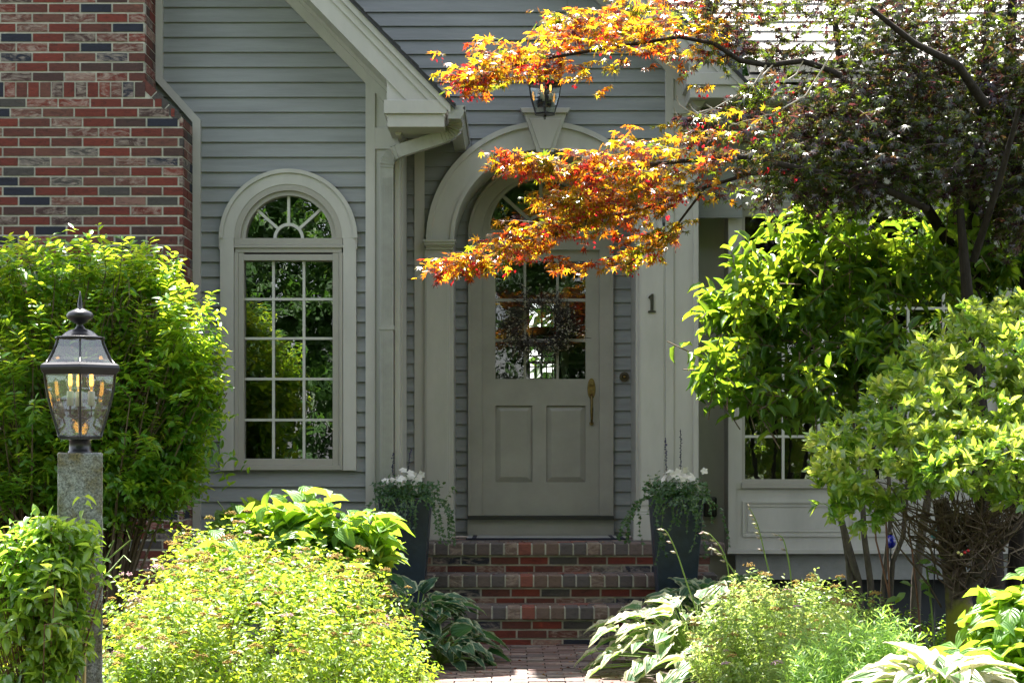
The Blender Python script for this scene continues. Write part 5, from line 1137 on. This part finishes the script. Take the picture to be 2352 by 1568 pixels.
tw.append(spray([(1720, 60, 10.6), (1600, 70, 10.5), (1450, 95, 10.35), (1275, 132, 10.25), (1150, 162, 10.2), (1075, 190, 10.2)], [70, 96, 72, 54, 22, 5], 300, dep=.30))
tw.append(spray([(1560, 40, 10.6), (1460, 60, 10.5), (1370, 45, 10.5), (1290, 60, 10.5)], [60, 50, 30, 8], 90))
tw.append(spray([(1180, 100, 10.2), (1100, 115, 10.2), (1040, 104, 10.2)], [14, 8, 3], 9, L=.1, m=5))
tw.append(spray([(1150, 155, 10.3), (1090, 165, 10.3), (1040, 160, 10.3)], [18, 10, 8], 10, L=.1, m=4))
tw.append(spray([(1850, 320, 10.1), (1700, 330, 9.85), (1520, 365, 9.7), (1380, 385, 9.7), (1270, 385, 9.7), (1200, 370, 9.7)], [105, 86, 62, 38, 20, 5], 320, dep=.28))
tw.append(spray([(1700, 400, 10.1), (1560, 450, 10.1), (1420, 450, 10.1), (1340, 470, 10.1), (1260, 470, 10.1)], [60, 50, 40, 24, 8], 130))
tw.append(spray([(1600, 420, 10.3), (1450, 470, 10.3), (1330, 500, 10.3), (1230, 545, 10.3), (1120, 590, 10.3), (1040, 603, 10.3)], [60, 50, 38, 28, 14, 4], 280, bias=(-.8, -.3, -.25)))
tw.append(spray([(1560, 520, 10.4), (1500, 560, 10.4), (1430, 612, 10.4)], [30, 26, 10], 55, L=.12, bias=(-.7, -.2, -.35)))
tw.append(spray([(1300, 590, 10.25), (1340, 620, 10.25)], [12, 10], 12, L=.1))
tw.append(spray([(1800, 200, 10.2), (1740, 225, 10.2), (1690, 260, 10.2), (1610, 290, 10.2)], [30, 26, 24, 10], 60))
tw.append(spray([(2000, 10, 10.9), (1850, 15, 10.8), (1700, 10, 10.7), (1600, 20, 10.7)], [50, 50, 45, 30], 150, dep=.35, flat=.3))
tw.append(spray([(1900, 110, 10.8), (1780, 105, 10.7), (1680, 90, 10.6)], [45, 40, 25], 70, dep=.3, flat=.3, bias=(-.6, -.2, -.3)))
for row, th, dn in (([(2640, 40, 11.6), (2380, 40, 11.6), (2150, 40, 11.4), (1980, 20, 11.2)], 50, 110), ([(2640, 150, 11.5), (2380, 150, 11.5), (2150, 150, 11.3), (1950, 170, 11.1)], 55, 130), ([(2640, 270, 11.5), (2380, 270, 11.5), (2150, 270, 11.3), (1980, 280, 11.0), (1820, 290, 10.7)], 55, 130), ([(2640, 370, 11.4), (2380, 370, 11.4), (2200, 360, 11.2), (2000, 350, 10.9), (1800, 370, 10.6)], 50, 125), ([(2560, 450, 11.3), (2370, 440, 11.2), (2320, 500, 11.2)], 40, 70), ([(2250, 410, 11.2), (2050, 410, 10.9), (1900, 420, 10.7), (1750, 420, 10.5)], 24, 70)):
    tw.append(spray(row, [th * 2.3] * len(row), int(dn * 1.1 * (len(row) + .5)), L=.17, bias=(-.6, -.3, -.22), flat=.35, dep=.45))
# upper canopy, above the picture
tw.append(spray([(2700, -150, 12.3), (2300, -150, 12.3), (2050, -120, 12.2), (1850, -80, 12.0)], [150, 160, 130, 60], 800, L=.2, size=.055))
tw.append(spray([(2700, -260, 12.9), (2300, -260, 12.9), (2050, -200, 12.8)], [140, 160, 110], 700, L=.2, size=.055))
A = [np.concatenate(q) for q in (A_p, A_d, A_n, A_s)]
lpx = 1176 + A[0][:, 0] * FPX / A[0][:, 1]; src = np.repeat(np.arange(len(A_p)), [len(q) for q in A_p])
backlit = (src < 9) & (rng.random(len(lpx)) < np.clip((1800 - lpx) / 330, .06, .93))      # backlight is put into the leaf colour towards the branch tips
for nm, sel, m_ in (('backlit_foliage', backlit, L_MAPLE_LIT), ('foliage', ~backlit, L_MAPLE_SHADE)): leaves(nm, TM, A[0][sel], A[1][sel], A[2][sel], A[3][sel], m_, mp_)
c = np.concatenate(samp[:10]); c = c[rng.random(len(c)) < .26]; k = 5
pp = (c[:, None] + rng.normal(size=(len(c), k, 3)) * [.018, .018, .012] + [0, 0, -.035]).reshape(-1, 3)
leaves('seed_keys', T_dia(.32, .02), pp, rng.normal(size=pp.shape) * [.6, .4, .2] + [0, 0, -.7], rng.normal(size=pp.shape), .017 + .008 * rng.random(len(pp)), L_SAM, mp_)
for j, (c, dr, ln) in enumerate(tw):
    tw[j] = (c, dr, ln)
C_ = np.concatenate([t[0] for t in tw]); D_ = np.concatenate([t[1] for t in tw]); L_ = np.concatenate([t[2] for t in tw])
stems('twigs', C_, D_, L_, TWIG, mp_, r=.0022, every=2)
limbs = [([(2290, 1460, 11.85), (2275, 1250, 11.85), (2240, 900, 11.85), (2235, 600, 11.80), (2250, 380, 11.75), (2262, 240, 11.70), (2275, 0, 11.65), (2290, -200, 11.75)], .085),
         ([(2330, 1460, 11.95), (2350, 1000, 11.95), (2345, 500, 11.85), (2325, 330, 11.85), (2320, 150, 11.75), (2330, -100, 11.75)], .07),
         ([(2240, 700, 11.80), (2180, 560, 11.75), (2130, 480, 11.65), (2080, 400, 11.45), (1960, 260, 11.35), (1930, 150, 11.35), (1912, 0, 11.35), (1900, -150, 11.45)], .042),
         ([(1932, 175, 10.5), (1890, 155, 10.5), (1840, 140, 10.45), (1760, 150, 10.4), (1700, 140, 10.35), (1640, 100, 10.3), (1560, 85, 10.3), (1400, 110, 10.3), (1250, 135, 10.25), (1120, 165, 10.2)], .020),
         ([(2130, 480, 10.8), (2000, 420, 10.6), (1850, 390, 10.2), (1720, 360, 9.9), (1560, 370, 9.7), (1400, 390, 9.7), (1250, 385, 9.7)], .022),
         ([(1860, 390, 10.3), (1720, 400, 10.3), (1620, 430, 10.3), (1480, 480, 10.3), (1330, 510, 10.3), (1200, 560, 10.3), (1060, 600, 10.3)], .012),
         ([(2262, 240, 10.85), (2200, 150, 10.7), (2100, 100, 10.5), (2000, 20, 10.4)], .03), ([(2235, 600, 10.95), (2300, 400, 10.7), (2340, 250, 10.5)], .025),
         ([(1620, 430, 10.2), (1560, 510, 10.3), (1500, 565, 10.3), (1440, 610, 10.3)], .008), ([(2240, 900, 11.0), (2220, 650, 10.9), (2205, 480, 10.9)], .045)]
for pl, r_ in limbs:
    pts_ = [P(*p) for p in pl]; 
    if pl[0][1] > 1400: pts_[0].z = -.05
    mb = MB(); mb.tube(pts_, [r_ * (1 - .75 * i / len(pts_)) for i in range(len(pts_))], 9, cap=False); mb.build('trunk' if r_ > .05 else 'limb', MBARK, mp_)
mb = MB()
for pl in ([(1920, 110, 10.0), (1850, 220, 10.0), (1760, 270, 10.0)], [(1760, 150, 10.0), (1735, 190, 10.0), (1700, 215, 10.0), (1640, 250, 10.0), (1580, 277, 10.0), (1560, 275, 10.0), (1552, 258, 10.0), (1548, 248, 10.0)], [(1640, 250, 10.0), (1590, 262, 10.0), (1560, 240, 10.0), (1554, 220, 10.0)], [(1605, 262, 10.0), (1590, 250, 10.0), (1583, 238, 10.0)], [(1640, 252, 10.0), (1622, 240, 10.0)], [(1750, 175, 10.0), (1775, 150, 10.0)], [(1800, 190, 10.0), (1830, 170, 10.0), (1845, 140, 10.0)]):
    pts_ = [P(*p) for p in pl]; mb.tube(pts_, [.005 * (1 - .6 * i / len(pts_)) for i in range(len(pts_))], 5)
mb.build('dead_twig', TWIGP, mp_)

# litter on the path and treads
n_ = 170; q_ = np.stack([rng.uniform(-.5, .9, n_), rng.uniform(10, 12.2, n_), np.full(n_, .006)], -1); q2 = np.stack([rng.uniform(-.8, 1.3, 40), rng.choice([12.3, 12.46, 12.6, 12.78, 12.95, 13.1], 40), np.zeros(40)], -1)
q2[:, 2] = np.where(q2[:, 1] < 12.55, .257, np.where(q2[:, 1] < 12.87, .446, PORCH + .004)); q_ = np.concatenate([q_, q2])
fl = leaves('fallen_leaves', T_dia(.3, .1), q_, rng.normal(size=q_.shape) * [1, 1, .1], np.array([0, 0, 1.0]) + .3 * rng.normal(size=q_.shape), .012 + .022 * rng.random(len(q_)), leafmat('dry leaf', [(.16, .09, .04), (.22, .06, .03), (.25, .2, .08)], [(.3, .15, .05), (.3, .05, .03), (.4, .3, .1)], .2, .7))
tag(fl, 'small dry leaves and petals scattered over the brick path and steps', 'fallen leaves', kind='stuff')

# ------------------------------------------------------------------ planters
def planter(px, Yp, zb, zt, wt, wb_):
    root = thing('planter', (P(px, 0, Yp).x, Yp, zb), '', 'planter', 'planters flanking the steps')
    c = root.location; mb = MB(); ht, hb = wt / 2, wb_ / 2
    sq = lambda h, z, q=0: [(c.x - h, c.y - h, z), (c.x + h, c.y - h, z), (c.x + h, c.y + h, z), (c.x - h, c.y + h, z)]
    a, b_ = sq(hb, zb), sq(ht, zt); n = len(mb.v); mb.v += a + b_
    for i in range(4): mb.f.append((n + i, n + (i + 1) % 4, n + 4 + (i + 1) % 4, n + 4 + i)); mb.smooth.append(False)
    mb.f.append((n + 3, n + 2, n + 1, n)); mb.smooth.append(False)
    i1, i2 = sq(ht - .022, zt), sq(ht - .022, zt - .05); m_ = len(mb.v); mb.v += i1 + i2
    for i in range(4):
        mb.f.append((n + 4 + i, n + 4 + (i + 1) % 4, m_ + (i + 1) % 4, m_ + i)); mb.smooth.append(False); mb.f.append((m_ + i, m_ + (i + 1) % 4, m_ + 4 + (i + 1) % 4, m_ + 4 + i)); mb.smooth.append(False)
    mb.build('pot', PLANTER, root, bevel=.006)
    mb = MB(); mb.quad(*sq(ht - .02, zt - .035)); mb.build('soil', SOIL, root); return root
pl1 = planter(932, 12.36, .254, .975, .345, .24); pl1['label'] = 'tall tapered dark blue planter on the left side of the steps'
pl2 = planter(1552, 12.36, .254, .975, .345, .24); pl2['label'] = 'tall tapered dark blue planter on the right side of the steps'
def fill(pl, lab, seed, flx, pink=False):
    c = pl.location; cx, cy, zt = c.x, c.y, .975; rg = np.random.default_rng(seed)
    root = plant('white_flowering_plant', (cx, cy, zt - .03), 'white flowers over dark leaves in the ' + lab + ' planter', 'flowers')
    n = 70; b = np.array([cx, cy, zt - .03]) + rg.normal(size=(n, 3)) * [.07, .06, .0]; dr = nrm(rg.normal(size=(n, 3)) * [.7, .6, .2] + [0, 0, .8]); ln = .10 + .10 * rg.random((n, 1))
    p, D, Nn, sz = leafy(rg, b, dr, ln, 10, .036, side=.7, opp=False, horiz=.6, jit=.4); leaves('foliage', T_oval(w=.28), p, D, Nn, sz, L_IVY, root); stems('stems', b, dr, ln, STALK, root, r=.0016)
    m = 24; fc = np.array([cx + flx, cy - .07, zt + .125]) + rg.normal(size=(m, 3)) * [.062, .04, .034]; k = 5
    a = np.arange(k) * 6.283 / k; nf = nrm(rg.normal(size=(m, 3)) * .5 + [0, -.8, .5]); t1 = nrm(np.cross(nf, [0.1, .2, 1])); t2 = np.cross(nf, t1)
    pd = t1[:, None] * np.cos(a)[None, :, None] + t2[:, None] * np.sin(a)[None, :, None] + nf[:, None] * .25
    leaves('flowers', T_broad(w=.42, droop=.15, nx=4, ny=3, pw=.9, fold=.1), np.repeat(fc, k, 0), pd.reshape(-1, 3), np.repeat(nf, k, 0), .026 + .006 * rg.random(m * k), L_PETAL, root)
    # trailing ivy
    root = plant('trailing_ivy', (cx, cy, zt - .03), 'small-leaved ivy trailing down the front of the ' + lab + ' planter', 'ivy')
    P_, D2, N2, S2 = [], [], [], []; mb = MB()
    for i in range(34):
        x0 = cx + rg.uniform(-.17, .17); y0 = cy - .165 + rg.uniform(-.02, .02); ln_ = rg.choice([.12, .2, .3, .5]) * rg.uniform(.6, 1.1); side = 0
        if i % 6 == 0: side = .9 if (cx + .0 < 0) else -.9; x0 = cx + (.17 if side > 0 else -.17); ln_ = .4
        if i % 7 == 3: side = rg.uniform(-.7, .7)
        v = Vector((x0, y0 + .03, zt)); pts_ = [v.copy()]; dv = Vector((side * .9 + rg.normal() * .1, -.4, .35))
        for s_ in range(int(ln_ / .028)):
            dv = (dv + Vector((rg.normal() * .18, .06 if v.y < y0 - .03 else 0, -.28))).normalized(); v = v + dv * .028
            yf = cy - .172 + (zt - v.z) * .072; 
            if side == 0 or abs(v.x - cx) < .17: v.y = min(v.y, yf - .006)
            pts_.append(v.copy())
            for q in range(2): P_.append(tuple(v)); D2.append(tuple(Vector((rg.normal(), -.5 + rg.normal() * .3, -.2 + rg.normal() * .6)))); N2.append((rg.normal() * .4, -1, .4 + rg.normal() * .3)); S2.append(.014 + .016 * rg.random())
        mb.tube(pts_, .0012, 3, cap=False)
    for i in range(420):
        a = rg.random() * 6.283; r_ = .20 * math.sqrt(rg.random()); P_.append((cx + r_ * math.cos(a) * 1.15, cy + r_ * math.sin(a) - .02, zt + .01 + .09 * rg.random())); D2.append(tuple(rg.normal(size=3))); N2.append((rg.normal() * .4, -.6, .8)); S2.append(.018 + .016 * rg.random())
    leaves('foliage', T_ivy(), P_, D2, N2, np.array(S2), L_IVY, root); mb.build('vines', STALK, root)
def salvia(spk, lab):
    root = plant('salvia', P(*spk[0][0]), lab, 'salvia')
    for pts_ in spk:
        q = [P(*p) for p in pts_]; mb = MB(); mb.tube(q, [.0028, .0022, .0015][:len(q)], 5); st = mb.build('flower_spike', plain('salvia stem', (.05, .055, .05), .8) if 'salvia stem' not in MATS else MATS['salvia stem'], root)
        pp = []; 
        for k in range(26):
            t = .35 + .65 * k / 26; p = q[0].lerp(q[1], t * 2) if t < .5 else q[1].lerp(q[-1], t * 2 - 1); pp.append(tuple(p + Vector(rng.normal(size=3) * .004)))
        leaves('florets', T_octa(), pp, rng.normal(size=(26, 3)), rng.normal(size=(26, 3)), .009 + .006 * rng.random(26), L_SALV, st)
fill(pl1, 'left', 41, .0); fill(pl2, 'right', 42, .02)
salvia([[(905, 1120, 12.35), (902, 1080, 12.35), (904, 1038, 12.35)], [(935, 1120, 12.4), (937, 1080, 12.4), (943, 1030, 12.4)]], 'two thin violet salvia spikes rising from the left planter')
salvia([[(1533, 1120, 12.35), (1530, 1060, 12.35), (1529, 1005, 12.35)], [(1562, 1120, 12.35), (1564, 1050, 12.35), (1563, 985, 12.35)]], 'two tall dark salvia spikes rising from the right planter')

# ------------------------------------------------------------------ path lights and glass ornaments
def pathlight(px, py_top, Y, k, label):
    t = P(px, py_top, Y); root = thing('path_light', (t.x, Y, 0), label, 'path light', 'path lights beside the brick path')
    mb = MB(); mb.lathe((t.x, Y, 0), [(.034 * k, t.z - .028 * k), (.037 * k, t.z - .02 * k), (.037 * k, t.z - .004), (.030 * k, t.z)], 24); mb.build('cap', BLACKP, root)
    mb = MB(); mb.lathe((t.x, Y, 0), [(.012 * k, t.z - .14 * k), (.022 * k, t.z - .11 * k), (.032 * k, t.z - .029 * k)], 24); mb.build('lens', plain('ribbed lens', (.42, .42, .36), .25) if 'ribbed lens' not in MATS else MATS['ribbed lens'], root)
    mb = MB(); mb.lathe((t.x, Y, 0), [(.006, -.02), (.008, .02), (.008, t.z - .14 * k), (.013, t.z - .139 * k)], 12); mb.build('spike', BLACKP, root)
pathlight(1568, 1462, 11.15, 1.25, 'black capped path light standing behind the other at the right path edge')
pathlight(1577, 1500, 10.75, 1.25, 'grey topped path light nearer the bottom edge of the picture, beside the brick path')
def ornament(px, py, Y, r, mat, label, name, hh=1.35):
    c = P(px, py, Y); root = thing(name, (c.x, Y, 0), label, 'garden ornament')
    mb = MB(); mb.lathe(tuple(c), [(r * math.cos(t) * 1.0 + .0005, r * hh * math.sin(t)) for t in np.linspace(-1.5, 1.5, 14)], 20); mb.build('glass_body', mat, root)
    mb = MB(); mb.lathe((c.x, c.y, c.z + r * hh), [(r * .25, -.004), (r * .55, .008), (r * .3, .02), (r * .1, .028)], 14); mb.build('cap', BRONZE, root)
    mb = MB(); mb.tube([(c.x, Y, -.02), (c.x, Y, c.z - r * hh)], .004, 6); mb.build('stake', BLACK, root)
ornament(2046, 1243, 10.9, .030, BLUEGL, 'cobalt blue glass ornament on a thin stake between the shrub stems', 'glass_ornament')
ornament(2146, 1222, 10.9, .028, TEALGL, 'pale teal glass ornament on a thin stake beside the mossy trunk', 'glass_ornament')
c = P(2216, 1268, 9.7); be = thing('hanging_beads', tuple(c), 'tiny red and yellow glass beads caught in the bare rhododendron branches', 'garden ornament')
for dx, m_ in ((0, BEAD_R), (.018, BEAD_R), (-.018, BEAD_Y), (-.034, BEAD_Y)):
    mb = MB(); mb.lathe((c.x + dx, c.y, c.z + .01 * math.sin(dx * 90)), [(.008 * math.cos(t) + .0003, .008 * math.sin(t)) for t in np.linspace(-1.5, 1.5, 8)], 12); mb.build('bead', m_, be)
mb = MB(); mb.tube([(c.x - .05, c.y + .01, c.z + .01), (c.x - .03, c.y + .002, c.z), (c.x + .05, c.y + .002, c.z + .02)], .0015, 4); mb.build('wire', BLACK, be)

# ------------------------------------------------------------------ the garden behind the camera, mirrored in the window glass
def bigtree(x, y, h, r, seed, kind):
    rg = np.random.default_rng(seed); root = thing('tall_tree', (x, y, -.06), 'tall dark garden tree across the lawn, seen mirrored in the window glass', 'tree', 'trees across the lawn')
    mb = MB(); mb.tube([(x, y, -.1), (x + .1, y, h * .5), (x, y, h * .95)], [.28, .2, .05], 10); mb.build('trunk', BARK, root)
    n = 1500; t = rg.random(n) ** .8; a = rg.random(n) * 6.283
    if kind: rr = r * (1 - t) * (.75 + .35 * rg.random(n)); z = h * (.06 + .92 * t)
    else: rr = r * np.sqrt(np.clip(1 - (2 * t - 1) ** 2, 0, 1)) * (.8 + .3 * rg.random(n)); z = h * (.15 + .85 * t)
    b = np.stack([x + np.cos(a) * rr * .75, y + np.sin(a) * rr * .75, z], -1); dr = nrm(np.stack([np.cos(a), np.sin(a), -.15 + .3 * rg.random(n)], -1) + .3 * rg.normal(size=(n, 3))); ln = .5 + .6 * rg.random((n, 1))
    p, D, Nn, sz = leafy(rg, b, dr, ln, 10, .30, side=.5, opp=False, horiz=.7, jit=.4, droop=.2); leaves('foliage', T_dia(.2), p, D, Nn, sz, L_CONI, root)
    mb = MB()
    for i in range(0, n, 25): mb.tube([(x, y, z[i] - .3), tuple(b[i])], [.05, .02], 4, cap=False)
    mb.build('branches', BARK, root)
for i, (x, y, h, r, k) in enumerate([(-5.5, -7, 13, 3.2, 1), (-1.2, -9, 15, 3.4, 1), (2.6, -7.5, 13, 3.0, 0), (6.5, -9, 15, 3.6, 1), (-9.5, -10, 15, 4, 0), (10.5, -8, 13, 3.6, 0), (-3.4, -12, 17, 3.8, 0), (4.6, -13, 17, 4, 1)]): bigtree(x, y, h, r, 60 + i, k)
t_ = [o for o in bpy.data.objects if o.name.startswith('tall_tree')]
bigtree(2.85, 25, 7, 2.4, 90, 0)
o = [o for o in bpy.data.objects if o.name.startswith('tall_tree') and o not in t_][0]; o['label'] = 'green garden tree behind the house, glimpsed through the hall window in the door glass'; del o['group']
